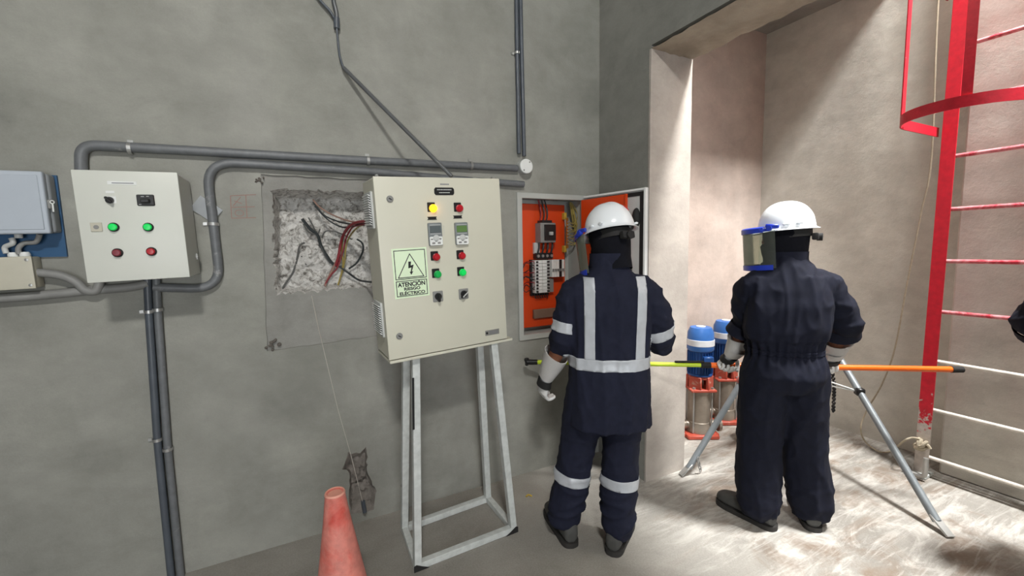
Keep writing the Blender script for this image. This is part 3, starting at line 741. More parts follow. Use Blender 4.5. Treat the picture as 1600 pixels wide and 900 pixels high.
# faint red chalk sketch on the plaster
b = B(); yk = YA - .0006
q = lambda px, py: onY(px, py, yk)
for a_, c_ in (((360, 306), (400, 304)), ((360, 306), (362, 341)), ((362, 341), (400, 340)), ((362, 324), (398, 323)), ((384, 305), (386, 340)), ((364, 322), (376, 308)), ((366, 314), (378, 318))):
    b.beam(q(*a_), q(*c_), .0035, .001, (0, -1, 0))
cc = q(374, 333)
for i in range(12):
    p_, q_ = [cc + V(math.cos(a)*.018, 0, math.sin(a)*.015) for a in (i*math.pi/6, (i+1)*math.pi/6)]
    b.beam(p_, q_, .003, .001, (0, -1, 0))
struct(b.obj('chalk_sketch', 'chalk', wallA, world=True, smooth=False))
# knot of broken plaster at the patch corner
for px, py, s_, sd in ((427, 540, .022, 4), (406, 281, .012, 6)):
    b = B()
    for i in range(9):
        r_ = random.Random(sd*10+i); p = onY(px + r_.uniform(-12, 12)*s_/.022, py + r_.uniform(-9, 9)*s_/.022, YA-.002)
        b.ball(p, (s_*r_.uniform(.3, .6), .008, s_*r_.uniform(.25, .5)), Matrix.Rotation(r_.uniform(0, 3), 3, 'Y'), 8, 6)
    struct(b.obj('plaster_lump', 'dirtedge', wallA, world=True, smooth=False))
# plumb string
tag(B().tube([onY(487, 462, YA-.004), onY(497, 510, YA-.006), onY(528, 640, YA-.006), onY(548, 710, YA-.004), onY(568, 790, YA-.03)], .0022, 6).obj('hanging_string', 'string'), 'thin pale string hanging from the broken opening to the floor', 'string')
b = B().cyl(onY(567, 783, YA-.03), onY(570, 800, YA-.03), .012, seg=10)
tag(b.obj('cable_stub', 'conduitdark'), 'dark stub at the chipped recess where the string ends', 'cable')
# cables inside the broken opening
def cable(label, pts, r, m):
    return tag(B().tube(catmull(pts, 7), r, 8).obj('cable', m), label, 'cable', 'cables in the broken opening')
def Q(px, py, d=.03): return onY(px, py, YA+d)
GR = 'cables in the broken opening'
yc = lambda px, py: onY(px, py, 2.12)
cable('pale upper cable from the opening top to the cabinet side', [Q(489, 312, .09), Q(500, 324, .06), Q(520, 336, .02), onY(548, 346, 2.36), onY(575, 347, 2.16)], .0042, 'wireP')
cable('black upper cable from the opening top to the cabinet side', [Q(489, 316, .09), Q(505, 335, .06), Q(525, 345, .02), onY(548, 350, 2.36), onY(574, 350, 2.16)], .0042, 'wireK')
cable('lower black cable curving from opening top to the cabinet', [Q(492, 322, .09), Q(512, 343, .05), Q(535, 355, .01), onY(556, 353, 2.3), onY(574, 351, 2.16)], .0042, 'wireK')
cable('thick dark red cable drooping from the cabinet side', [onY(574, 346, 2.14), onY(556, 348, 2.26), onY(543, 357, 2.36), Q(534, 374, .0), Q(529, 400, .03), Q(525, 415, .05)], .0075, 'wireR')
cable('thin dark red cable beside the thick red one', [onY(575, 350, 2.14), onY(560, 352, 2.26), onY(550, 356, 2.36), Q(541, 372, .01), Q(535, 395, .04), Q(527, 418, .05), Q(517, 430, .06), Q(508, 445, .07), Q(503, 460, .07)], .0045, 'wireR')
cable('yellow green cable falling from the cabinet side', [onY(575, 349, 2.14), onY(558, 356, 2.3), Q(545, 372, .02), Q(540, 390, .04), Q(539, 405, .05), Q(536, 420, .06), Q(530, 440, .07), Q(524, 460, .07)], .0042, 'wireY')
cable('second yellowish cable next to the yellow green one', [Q(536, 370, .02), Q(534, 392, .05), Q(536, 408, .05), Q(534, 425, .06), Q(527, 448, .07), Q(521, 462, .07)], .0042, 'wireY')
cable('dusty cable falling to the opening sill at center', [Q(527, 405, .05), Q(520, 420, .06), Q(512, 436, .07), Q(506, 452, .07), Q(503, 462, .07)], .006, 'wireP')
cable('thick dark cable bundle slanting across the opening', [Q(472, 342, .09), Q(485, 358, .09), Q(496, 367, .08), Q(502, 385, .08), Q(512, 402, .07), Q(520, 412, .07), Q(528, 416, .07)], .008, 'wireK')
cable('thin dark cable branching at the bundle top', [Q(474, 350, .1), Q(482, 362, .09), Q(495, 366, .08), Q(500, 358, .09)], .004, 'wireG')
cable('thin cable just left of the thick dark bundle', [Q(482, 340, .1), Q(490, 355, .09), Q(498, 375, .08), Q(507, 398, .07), Q(516, 412, .07)], .0035, 'wireG')
cable('gray cable arching over the center of the opening', [Q(503, 372, .08), Q(508, 362, .07), Q(520, 361, .06), Q(535, 366, .05), Q(550, 374, .06)], .0035, 'wireG')
cable('dark curved cable hooking at the right of the opening', [Q(558, 374, .08), Q(566, 380, .05), Q(567, 392, .04), Q(558, 410, .05), Q(545, 420, .06)], .005, 'wireK')
cable('dark cable sagging low toward the cabinet', [Q(530, 416, .06), Q(545, 427, .05), Q(562, 438, .04), onY(585, 441, 2.3)], .0055, 'wireK')
cable('dusty root-like cable at the left of the opening', [Q(476, 379, .09), Q(468, 385, .09), Q(464, 405, .09), Q(458, 425, .09), Q(448, 440, .09), Q(439, 455, .09)], .005, 'wireG')
cable('short dusty cable forked at the left of the opening', [Q(471, 400, .09), Q(474, 408, .09), Q(479, 414, .09)], .003, 'wireG')
for i in range(14):
    r_ = random.Random(100+i); p = V(r_.uniform(-.07, .38), YA+.03, 1.345)

# ------------------------------------------------------------------ recessed orange distribution panel
dp = thing('distribution_panel', 'open recessed distribution panel with orange interior and rows of breakers', 'electrical panel', ((PX0+PX1)/2, YA, PZ0))
def wbox(name, a, b_, m, par, bev=0.0): return B().box2(a, b_, bev).obj(name, m, par, world=True)
YBk = YA + .17
b = B(); fw = .036; f0, f1 = YA-.012, YA+.003
b.box2((PX0-.012, f0, PZ0-.012), (PX0-.012+fw, f1, PZ1+.012), .002).box2((PX1+.012-fw, f0, PZ0-.012), (PX1+.012, f1, PZ1+.012), .002)
b.box2((PX0+.02, f0, PZ1+.012-fw), (PX1-.02, f1-.0005, PZ1+.012), .002).box2((PX0+.02, f0, PZ0-.012), (PX1-.02, f1-.0005, PZ0-.012+fw), .002)
b.obj('frame', 'framegray', dp, world=True)
b = B(); a0, a1, c0_, c1 = PX0+.006, PX1-.006, PZ0+.006, PZ1-.006
for q0, q1 in (((a0, f1, c0_), (a0+.006, YBk, c1)), ((a1-.006, f1, c0_), (a1, YBk, c1)), ((a0, f1, c0_), (a1, YBk, c0_+.006)), ((a0, f1, c1-.006), (a1, YBk, c1)), ((a0, YBk, c0_), (a1, YBk+.006, c1))):
    b.box2(q0, q1)
b.obj('box', 'framegray', dp, world=True, smooth=False)
YPl = YA + .105
pl = B().box2((PX0+.03, YPl, PZ0+.045), (PX1-.085, YPl+.012, PZ1-.045), .004).obj('mounting_plate', 'orange', dp, world=True)
wbox('lower_orange_cover', (PX0+.028, YA+.03, PZ0+.04), (PX1-.03, YA+.036, PZ0+.27), 'orange', dp) if False else None
D = lambda px, py, y=YPl: onY(px, py, y)
# main breaker
a_, c_ = D(844, 348, YPl-.07), D(868, 379, YPl-.07)
mb = B().box2((a_.x, YPl-.075, c_.z), (c_.x, YPl, a_.z), .004).obj('main_breaker', 'gray', dp, world=True)
wbox('breaker_front', (a_.x+.028, YPl-.086, c_.z+.016), (c_.x-.004, YPl-.074, a_.z-.012), 'black', mb, .003)
wbox('breaker_handle', ((a_.x+c_.x)/2-.002, YPl-.104, (a_.z+c_.z)/2-.018), ((a_.x+c_.x)/2+.024, YPl-.084, (a_.z+c_.z)/2+.006), 'lgray', mb, .003)
wbox('breaker_top', (a_.x+.02, YPl-.06, a_.z-.001), (c_.x-.02, YPl, a_.z+.018), 'black', mb)
for i in range(3):
    x = a_.x + .022 + i*.026
    B().tube(catmull([V(x, YPl-.03, a_.z+.015), V(x+.004, YPl-.04, a_.z+.07), V(x-.006, YPl-.02, PZ1-.02)], 5), .005, 8).obj('feed_cable', 'wireK' if i else 'wireR', dp, world=True)
# distribution block
a_, c_ = D(837, 386, YPl-.04), D(864, 405, YPl-.04)
wbox('block_shield', (a_.x, YPl-.02, a_.z-.045), (a_.x+.045, YPl-.001, a_.z+.03), 'lgray', dp)
blk = wbox('distribution_block', (a_.x, YPl-.045, c_.z+.004), (c_.x, YPl, c_.z+.046), 'black', dp, .004)
for i in range(4):
    x = a_.x + .016 + i*(c_.x-a_.x-.032)/3
    B().cyl((x, YPl-.052, c_.z+.025), (x, YPl-.04, c_.z+.025), .010, seg=12).obj('terminal_lug', 'zinc', blk, world=True)
    B().tube(catmull([V(x, YPl-.04, c_.z+.046), V(x+.004, YPl-.05, c_.z+.08), V(x+.012, YPl-.04, c_.z+.12)], 5), .0065, 8).obj('feed_cable', 'wireK', dp, world=True)
# breaker columns: each miniature breaker is a piece
a_, c_ = D(836, 407, YPl-.06), D(859, 457, YPl-.06); n_ = 10
wbox('din_rail_cover', (a_.x-.012, YPl-.02, c_.z-.02), (c_.x+.016, YPl-.001, a_.z+.004), 'black', dp)
mesh_cache = {}
for i in range(n_):
    z1 = a_.z - (a_.z-c_.z)*i/n_; z0 = a_.z - (a_.z-c_.z)*(i+1)/n_ + .0022; xm = (a_.x+c_.x)/2
    for s_, (x0, x1) in enumerate(((a_.x, xm-.001), (xm+.001, c_.x))):
        br = wbox('circuit_breaker', (x0, YPl-.062, z0), (x1, YPl-.002, z1), 'white', dp, .001)
        wbox('breaker_toggle', (x1-.022 if s_ else x0+.006, YPl-.074, z0+.004), (x1-.008 if s_ else x0+.018, YPl-.06, z1-.005), 'black', br)
a2, c2 = D(862, 406, YPl-.06), D(882, 432, YPl-.06); n_ = 5
for i in range(n_):
    x0 = a2.x + (c2.x-a2.x)*i/n_; x1 = a2.x + (c2.x-a2.x)*(i+1)/n_ - .002
    br = wbox('circuit_breaker', (x0, YPl-.062, c2.z), (x1, YPl-.002, a2.z), 'white' if i != 3 else 'black', dp, .001)
    wbox('breaker_toggle', (x0+.004, YPl-.074, c2.z+.04), (x1-.004, YPl-.06, c2.z+.058), 'gray', br)
wbox('wire_duct', (a2.x-.002, YPl-.035, c_.z), (a2.x+.03, YPl-.001, c2.z-.012), 'gray', dp)
for i in range(9):
    z = a_.z - .012 - (a_.z-c_.z)*i/9.5; r_ = random.Random(i)
    B().tube(catmull([V(a_.x+.004, YPl-.045, z), V(a_.x-.03, YPl-.055-r_.uniform(0, .02), z+r_.uniform(-.012, .012)), V(a_.x-.055, YPl-.03, z+r_.uniform(-.02, .03)), V(a_.x-.07, YPl-.012, z+r_.uniform(-.03, .02))], 5), .003, 6).obj('branch_wire', 'wireK' if i % 3 else 'wireR', dp, world=True)
for i in range(6):
    x = a_.x + .012 + i*(c_.x-a_.x)/6
    B().tube(catmull([V(x, YPl-.03, c_.z+.002), V(x+.004, YPl-.03, c_.z-.03), V(x+.016, YPl-.02, c_.z-.04)], 4), .0035, 6).obj('branch_wire', 'wireK', dp, world=True)
# earth bar with yellow insulators and looping wires
a3, c3 = D(884, 336, YPl-.03), D(890, 394, YPl-.03)
for p in (D(882, 338, YPl-.02), D(882, 389, YPl-.02)): wbox('insulator', (p.x-.011, YPl-.035, p.z-.024), (p.x+.011, YPl-.001, p.z+.024), 'yellow', dp, .003)
eb = wbox('earth_bar', (a3.x-.004, YPl-.046, c3.z+.028), (a3.x+.012, YPl-.036, a3.z-.02), 'brass', dp)
for i in range(8):
    z = a3.z - .05 - i*.022
    B().cyl((a3.x+.004, YPl-.054, z), (a3.x+.004, YPl-.045, z), .006, seg=8).obj('bar_screw', 'zinc', eb, world=True)
    r_ = random.Random(i+40); xr = D(897, 350, YPl-.03).x
    B().tube(catmull([V(a3.x+.01, YPl-.045, z), V(xr-.02, YPl-.06, z-r_.uniform(.0, .02)), V(xr+r_.uniform(-.01, .02), YPl-.05, z+.05), V(xr-.005+r_.uniform(-.01, .01), YPl-.03, z+.13), V(xr-.03, YPl-.02, PZ1-.03)], 5), .0035, 6).obj('earth_wire', 'wireY', dp, world=True)
a4, c4 = D(833, 484, YPl-.01), D(870, 494, YPl-.01)
wbox('label_rail', (a4.x, YPl-.022, c4.z), (c4.x+.09, YPl-.001, a4.z), 'brown', dp, .003)
# inner orange door and outer gray door, both swung open to the right
def door(name, p, q, z0, z1, t, m):
    p, q = V(p[0], p[1], 0), V(q[0], q[1], 0); u = (q-p).normalized(); nrm = V(-u.y, u.x, 0)
    return B().beam(p.lerp(q, .5) + V(0, 0, z0), p.lerp(q, .5) + V(0, 0, z1), (q-p).length, t, nrm, .003).obj(name, m, dp, world=True), p, q, u
idr, p, q, u = door('inner_door', (1.815, 2.44), (1.880, 2.060), PZ0+.03, PZ1-.022, .012, 'orange')
nl = V(-u.y, u.x, 0); nl = nl if nl.x < 0 else -nl
B().beam(q + V(0, 0, PZ0+.03) + nl*.008, q + V(0, 0, PZ1-.022) + nl*.008, .014, .018, nl, .002).obj('door_lip', 'orange', idr, world=True)
od, p, q, u = door('outer_door', (1.848, 2.438), (1.932, 1.935), PZ0, PZ1+.004, .016, 'lgray')
nl = V(-u.y, u.x, 0); nl = nl if nl.x < 0 else -nl
b = B(); zz0, zz1 = PZ0, PZ1+.004; L = (q-p).length
def strip(s0, s1, h0, h1, off, th): b.beam(p + u*((s0+s1)/2) + nl*off + V(0, 0, h0), p + u*((s0+s1)/2) + nl*off + V(0, 0, h1), abs(s1-s0), th, nl)
strip(L-.048, L-.022, zz0+.02, zz1-.02, .0095, .006); strip(.02, .04, zz0+.02, zz1-.02, .0095, .006)
strip(.04, L-.048, zz1-.044, zz1-.02, .0095, .006); strip(.04, L-.048, zz0+.02, zz0+.044, .0095, .006)
b.obj('door_gasket', 'rubber', od, world=True)
b = B(); strip(L-.012, L, zz0, zz1, .014, .022); strip(0, L-.012, zz1-.012, zz1, .012, .018); strip(0, L-.012, zz0, zz0+.012, .012, .018)
b.obj('door_flange', 'white', od, world=True)
pk = p + u*(L-.075) + V(0, 0, 1.72) + nl*.009
B().ball(pk, (.028, .028, .062), None, 14, 10).obj('lock_cover', 'rubber', od, world=True)

# ------------------------------------------------------------------ caged ladder
ld = thing('ladder', 'red steel ladder with safety cage, paint worn off near the floor', 'ladder', (3.64, .95, 0))
XL, YS0, YS1 = 3.645, 1.185, 0.615
for ys, s_ in ((YS0, 1), (YS1, -1)):
    b = B(); b.beam((XL+.002, ys, .015), (XL+.002, ys-.035*(1 if s_ > 0 else 1), 4.9), .072, .012, (0, 1, 0), .002)
    b.beam((XL-.033, ys-.029*s_, .015), (XL-.033, ys-.029*s_-.035, 4.9), .008, .070, (0, 1, 0), .002)
    b.obj('stile', 'red', ld, world=True)
for i in range(15):
    z = .137 + .3205*i
    m = 'rung_lo' if i in (0, 1, 2) else 'rung_hi'
    B().cyl((XL-.012, YS0-.012-.035*z/4.9, z), (XL-.012, YS1+.012-.035*z/4.9, z), .0125, seg=12).obj('rung', m, ld, world=True)
def hoop(z):
    pts = [V(XL, YS0+.02, z)] + [V(3.215, .945, z) + V(-math.sin(a)*.268, math.cos(a)*.268, 0) for a in [i*math.pi/22 for i in range(23)]] + [V(XL, YS1-.02, z)]
    bm = bmesh.new(); n_ = len(pts); R_ = []
    for i, p in enumerate(pts):
        t = (pts[min(i+1, n_-1)] - pts[max(i-1, 0)]).normalized(); nn = V(-t.y, t.x, 0)
        R_.append([bm.verts.new(p + nn*a + V(0, 0, c)) for a, c in ((-.0035, -.028), (.0035, -.028), (.0035, .028), (-.0035, .028))])
    for A, Bq in zip(R_, R_[1:]):
        for k in range(4): bm.faces.new((A[k], A[(k+1) % 4], Bq[(k+1) % 4], Bq[k]))
    bm.faces.new(R_[0][::-1]); bm.faces.new(R_[-1])
    k = B(); k.bm.free(); k.bm = bm; k.obj('cage_hoop', 'redhoop', ld, world=True, ang=30)
for z in (2.222, 3.03, 3.95): hoop(z)
for px, py in ((1508, 168),):
    best = min([V(3.215, .945, 2.222) + V(-math.sin(a)*.262, math.cos(a)*.262, 0) for a in [i*math.pi/80 for i in range(81)]], key=lambda p: abs((p-CAM).dot(RT)/(p-CAM).dot(FW)*F_PX + 800 - px))
    d_ = best - V(3.215, .945, 2.222)
    B().beam(best + V(0, 0, -.02), best + V(0, 0, 1.78), .04, .006, d_, .001).obj('cage_bar', 'redhoop', ld, world=True)
B().beam((3.17, 1.207, 2.2), (3.17, 1.207, 4.0), .042, .006, (0, 1, 0), .001).obj('cage_bar', 'redhoop', ld, world=True)
for a in (2.65,):
    d_ = V(-math.sin(a)*.262, math.cos(a)*.262, 0); best = V(3.215, .945, 2.222) + d_
    B().beam(best + V(0, 0, -.02), best + V(0, 0, 1.78), .04, .006, d_, .001).obj('cage_bar', 'redhoop', ld, world=True)
bp = onZ(1437, 742, 0)
B().box((XL-.015, YS0-.01, .012), (.13, .12, .024), None, .004).obj('foot_plate', 'whiteworn', ld, world=True)
B().tube(fillet([(XL-.03, YS0+.03, .03), (XL-.105, YS0+.01, .03), (XL-.105, YS0-.075, .03), (XL-.105, YS0-.075, .16)], .03, 5), .014, 8).obj('foot_shackle', 'zinc', ld, world=True)

# rope hanging beside the ladder, tied at its foot
kn = onX(1441, 692, XL-.06)
pts = [V(3.86, 1.30, 4.6), V(3.85, 1.32, 3.2)] + [onX(px, py, 3.83) for px, py in ((1456, 240), (1440, 330), (1418, 440), (1398, 545), (1378, 600), (1355, 640))] + [onX(1345, 668, 3.74), onZ(1352, 690, .03), onZ(1375, 706, .018), onZ(1396, 703, .03), onX(1411, 690, 3.56), onX(1424, 684, 3.56), onX(1436, 686, XL-.065), kn]
rp = thing('rope', 'beige rope hanging on the wall and knotted to the ladder foot', 'rope', (3.6, 1.15, 0))
B().tube(catmull(pts, 8), .0055, 8).obj('rope_strand', 'rope', rp, world=True)
b = B()
for i in range(3):
    R = Matrix.Rotation(.9*i, 3, 'X') @ Matrix.Rotation(.5+.6*i, 3, 'Z')
    b.tube([kn + R @ V(.028*math.cos(a), .02*math.sin(a), .03*math.sin(2*a)*.6) + V(0, .004*i, -.012*i) for a in [k*math.pi/9 for k in range(18)]], .0095, 8, closed=True)
b.tube(catmull([kn, kn + V(-.01, -.03, .0), kn + V(-.01, -.045, -.02)], 5), .0085, 8)
b.tube(catmull([kn, kn + V(-.01, .03, -.015), kn + V(-.01, .035, -.03)], 5), .0085, 8)
b.obj('rope_knot', 'rope', rp, world=True)

# ------------------------------------------------------------------ pumps
def pump(label, px, py, h, rotz):
    loc = onZ(px, py, 0); t = thing('vertical_pump', label, 'pump', loc, (0, 0, rotz), 'vertical pumps in the niche')
    B().box2((-.125, -.115, 0), (.125, .115, .035), .008).box2((-.145, -.06, 0), (.145, .06, .028), .006).obj('base_plate', 'pumpred', t)
    B().lathe([(.096, .035), (.096, .09), (.09, .10), (.09, .12), (.086, .125), (.086, .40*h), (.09, .405*h), (.09, .43*h), (.05, .435*h)], seg=28).obj('pump_sleeve', 'pumpsteel', t)
    for k in range(4):
        a = math.pi/4 + k*math.pi/2
        p = V(.102*math.cos(a), .102*math.sin(a), 0); o = B().cyl(p + V(0, 0, .04), p + V(0, 0, .45*h), .0065, seg=8).obj('tie_rod', 'zinc', t)
        B().cyl(p + V(0, 0, .445*h), p + V(0, 0, .465*h), .012, seg=6).obj('nut', 'zinc', o)
    for s_ in (-1, 1):
        o = B().lathe([(.058, 0), (.058, .02), (.040, .022), (.040, .02)], (s_*.15, 0, .085), (s_, 0, 0), 20).cyl((s_*.06, 0, .085), (s_*.15, 0, .085), .036).obj('port_flange', 'pumpsteel', t)
    # coupling bracket with windows
    z0, z1 = .425*h, .565*h
    b = B(); b.box2((-.10, -.10, z0), (.10, .10, z0+.022), .006).lathe([(.088, 0), (.088, .025)], (0, 0, z1-.025))
    for k in range(4):
        a = k*math.pi/2 + math.pi/4
        b.box(V(.080*math.cos(a), .080*math.sin(a), (z0+z1)/2), (.025, .098, z1-z0-.01), Matrix.Rotation(a, 3, 'Z'), .006)
    b.obj('coupling_bracket', 'pumpred', t)
    B().cyl((0, 0, z0), (0, 0, z1), .03).obj('coupling', 'steel', t)
    # motor with cooling fins, fan cover and white band
    m0, m1 = z1, .80*h
    mo = B().lathe([(.095, m0), (.095, m0+.012), (.086, m0+.016), (.086, m1), (.05, m1+.004)], seg=32).obj('motor', 'motor', t)
    fin = None
    for k in range(28):
        a = 2*math.pi*k/28
        B().box(V(.090*math.cos(a), .090*math.sin(a), (m0+m1)/2), (.016, .0035, m1-m0-.04), Matrix.Rotation(a, 3, 'Z')).obj('cooling_fin', 'motor', mo)
    B().box((.02, -.098, (m0+m1)/2+.02), (.075, .05, .085), None, .006).obj('terminal_box', 'motor', t)
    B().lathe([(.096, m1-.01), (.102, m1), (.102, m1+.06*h), (.098, .95*h), (.080, h-.004), (.001, h)], seg=32).obj('fan_cover', 'motorcap', t)
    B().lathe([(.103, m1+.035*h), (.1045, m1+.037*h), (.1045, m1+.088*h), (.103, m1+.09*h)], seg=32).obj('white_band', 'stripeW', t)
    B().lathe([(.035, h-.004), (.035, h+.004), (.001, h+.004)], seg=18).obj('cap_disc', 'stripeW', t)
    return t
pump('blue vertical pump nearest the doorway jamb, behind the lime pole', 1091, 678, .895, -.5)
pump('blue vertical pump standing nearer the ladder wall, behind a gloved hand', 1130, 657, .895, -.5)
tk = thing('pipe_elbow', 'dull beige pipe elbow on the floor beside the second pump', 'pipe', onZ(1169, 690, 0))
B().tube(fillet([(0, 0, .0), (0, 0, .26), (.16, -.04, .26)], .1, 8), .062, 18).obj('pipe', 'pumpsteel', tk)
B().lathe([(.09, 0), (.09, .02), (.062, .02)], seg=24).obj('flange', 'pumpsteel', tk)

# ------------------------------------------------------------------ tripod pipe vice stand
apx = V(2.98, 1.62, .86)
tr = thing('tripod_stand', 'gray tripod vice stand with black chain standing behind the right worker', 'tripod', (apx.x, apx.y, 0))
feet = [onZ(1474, 831, .01), onZ(1070, 741, .01), V(3.55, 2.12, .01)]
tops = []
for (px, py), ft in zip(((1300, 545), (1190, 545), None) if False else ((1294, 530), (1193, 541), (0, 0)), feet):
    if px == 0: tops.append(apx + V(.06, .05, 0)); continue
    d_ = ray(px, py); s_ = (apx.z+.0 - CAM_H)/d_.z
    tops.append(CAM + d_*s_)
apx = (tops[0] + tops[1])/2 + V(.05, .05, 0); tops[2] = apx + V(.10, .09, 0)
for i, (tpq, ft) in enumerate(zip(tops, feet)):
    d_ = (ft - tpq).normalized()
    lg = B().tube([tpq - d_*.03, ft - d_*.05], .0205, 14).obj('leg', 'tripod', tr, world=True)
    B().beam(ft - d_*.085, ft + V(d_.x, d_.y, 0)*.055 + V(0, 0, -.003), .042, .012, (0, 0, 1), .002).obj('foot', 'zinc', lg, world=True)
    if i == 1:
        e = tpq.lerp(ft, .23); B().ball(tpq.lerp(ft, .27), .034, None, 14, 10).obj('leg_ball', 'knobred', lg, world=True)
        b = B(); ch = feet[1] + V(.02, -.02, .13)
        for k in range(5):
            c = feet[1] - d_*.12 + V(.012*k, -.03 + .004*k, -.024*k+.012); R = Matrix.Rotation(k*1.57, 3, 'Z')
            b.tube([c + R @ V(.009*math.cos(a), 0, .016*math.sin(a)) for a in [q_*math.pi/5 for q_ in range(10)]], .003, 6, closed=True)
        b.obj('foot_chain', 'zinc', lg, world=True)
b = B(); b.prism([(tops[0].x-apx.x, tops[0].y-apx.y), (tops[2].x-apx.x, tops[2].y-apx.y), (tops[1].x-apx.x, tops[1].y-apx.y)], apx + V(0, 0, -.005), (1, 0, 0), (0, 1, 0), .03)
b.obj('head_casting', 'knobred', tr, world=True)
B().box(apx + V(0, 0, .06), (.10, .10, .08), Matrix.Rotation(.6, 3, 'Z'), .01).obj('vice_jaw', 'knobred', tr, world=True)
# folding struts to the right leg and the hanging chain
jn = tops[0].lerp(feet[0], .335)
for dz in (-.012, .055):
    B().beam(jn, V(apx.x-.02, apx.y+.02, jn.z+dz+.03), .018, .006, (0, 0, 1), .001).obj('strut', 'lgray', tr, world=True)
B().box(jn, (.05, .05, .05), Matrix.Rotation(.8, 3, 'Z'), .008).obj('strut_collar', 'black', tr, world=True)
cpx = [onX(px, py, tops[0].x-.02) for px, py in ((1300, 578), (1303, 600), (1303, 620), (1302, 642))]
cp = catmull(cpx, 8); chn = None
for k in range(0, len(cp)):
    R = Matrix.Rotation(k*1.57, 3, 'Z')
    B().tube([cp[k] + R @ V(.010*math.cos(a), 0, .010*math.sin(a)) for a in [q_*math.pi/5 for q_ in range(10)]], .0042, 6, closed=True).obj('chain_link', 'black', tr, world=True)
nb = onX(1108, 570, tops[1].x) if False else None

# ------------------------------------------------------------------ insulated pole
PA, PB = onY(822, 565.5, 2.35), onX(1504, 577.5, 3.29)
PD = (PB-PA).normalized()
po = thing('insulated_pole', 'long telescopic hot stick, lime then orange, held across the workers', 'pole', PA)
def along(px):   # point of the pole seen at a pixel column
    lo, hi = 0.0, 1.0
    for _ in range(40):
        m_ = (lo+hi)/2; p = PA.lerp(PB, m_) - CAM
        if 800 + F_PX*p.dot(RT)/p.dot(FW) < px: lo = m_
        else: hi = m_
    return PA.lerp(PB, lo)
p1, p2 = along(838), along(1098)
B().cyl(p1, p2, .0135, seg=16).obj('lime_section', 'lime', po, world=True)
B().cyl(p2, along(1488), .0165, seg=16).obj('orange_section', 'poleor', po, world=True)
B().cyl(along(1486), along(1504), .0195, .017, 14).obj('end_cap', 'rubber', po, world=True)
B().cyl(p2 - PD*.012, p2 + PD*.045, .0185, seg=14).obj('section_joint', 'rubber', po, world=True)
B().cyl(along(826), along(840), .018, .017, 14).ball(along(824), .016, None, 12, 8).box(along(823) + V(0, 0, .014), (.028, .02, .024), None, .004).box(along(823) + V(0, 0, -.016), (.018, .02, .018), None, .004).obj('hook_head', 'black', po, world=True)
cl0, cl1 = along(1054), along(1100)
B().beam(cl0 + V(0, 0, .017), cl1 + V(0, 0, .019), .02, .012, (0, 0, 1), .004).obj('release_clip', 'rubber', po, world=True)

# ------------------------------------------------------------------ traffic cone
ct = onZ(529, 768, .70)
cn = thing('traffic_cone', 'faded red-orange traffic cone with hollow top in the foreground', 'traffic cone', (ct.x, ct.y, 0))
prof = [(.160, .025), (.150, .04), (.088, .33), (.046, .60), (.034, .69), (.034, .70), (.029, .702), (.024, .70), (.026, .64), (.04, .5)]
R = Matrix.Rotation(math.radians(-1.0), 4, 'Y')
me = B().lathe(prof, seg=36).mesh('cone_body', ang=50); me.transform(R); place('cone_body', me, 'cone', cn)
me = B().lathe([(.0335, .694), (.035, .698), (.0325, .7035), (.0285, .7035), (.026, .698)], seg=32).mesh('top_rim'); me.transform(R); place('top_rim', me, mat('cone_pale_rim', C(214, 150, 132), .6), cn)
B().box2((-.2, -.2, 0), (.2, .2, .03), .02, 2).obj('base', 'cone', cn)
# small litter
bt = onZ(822, 776, .004)
tag(B().tube(catmull([bt, bt + V(.02, .006, .004), bt + V(.035, -.012, .0)], 5), .005, 6).obj('debris_scrap', 'yellow'), 'small yellowish scrap lying on the floor by the wall', 'scrap')


# ------------------------------------------------------------------ people
def ell(cz, cx, cy, rx, ry, n=28, e=2.3, tilt=(0, 0)):
    out = []
    for k in range(n):
        a = 2*math.pi*k/n; c, s_ = math.cos(a), math.sin(a)
        x = rx*math.copysign(abs(c)**(2/e), c); y = ry*math.copysign(abs(s_)**(2/e), s_)
        out.append(V(cx+x, cy+y, cz + tilt[0]*x + tilt[1]*y))
    return out
def limb(b, pts, rs, seg=16, res=5):
    """tapered round limb through joints, rounded ends"""
    P = catmull(pts, res); n_ = len(P); m_ = len(rs)-1; R_ = []
    for i in range(n_):
        t = i/(n_-1)*m_; k = min(int(t), m_-1); f = t-k; f = f*f*(3-2*f); R_.append(rs[k]*(1-f) + rs[k+1]*f)
    b.tube(P, R_, seg); b.ball(P[0], R_[0]*.98, None, 14, 8); b.ball(P[-1], R_[-1]*.98, None, 14, 8); return b
def folds(me, fn):
    me.update(); co = [v.co.copy() for v in me.vertices]; no = [v.normal.copy() for v in me.vertices]
    for v, c, n_ in zip(me.vertices, co, no): v.co = c + n_*fn(c)
    me.update(); return me
def ridge(p, s, seed):
    q = V(p.x*s[0]+seed, p.y*s[1]+seed*.7, p.z*s[2]-seed)
    r_ = 1 - abs(noise.noise(q))*2.2; return r_*abs(r_)
def cut(me, planes, keep=None, thick=.0035):
    """copy the piece of a garment between planes, lifted off the cloth"""
    bm = bmesh.new(); bm.from_mesh(me); bm.normal_update()
    if keep:
        dead = [f for f in bm.faces if not keep(f.calc_center_median())]
        bmesh.ops.delete(bm, geom=dead, context='FACES')
    for co, no in planes:
        g_ = bm.verts[:] + bm.edges[:] + bm.faces[:]
        bmesh.ops.bisect_plane(bm, geom=g_, plane_co=co, plane_no=V(no).normalized(), clear_outer=True)
    bm.normal_update()
    for v in bm.verts: v.co += v.normal*thick
    if len(bm.faces): bmesh.ops.solidify(bm, geom=bm.faces[:], thickness=thick*.8)
    r_ = bpy.data.meshes.new('cut'); bm.to_mesh(r_); bm.free()
    r_.polygons.foreach_set('use_smooth', [True]*len(r_.polygons)); return r_

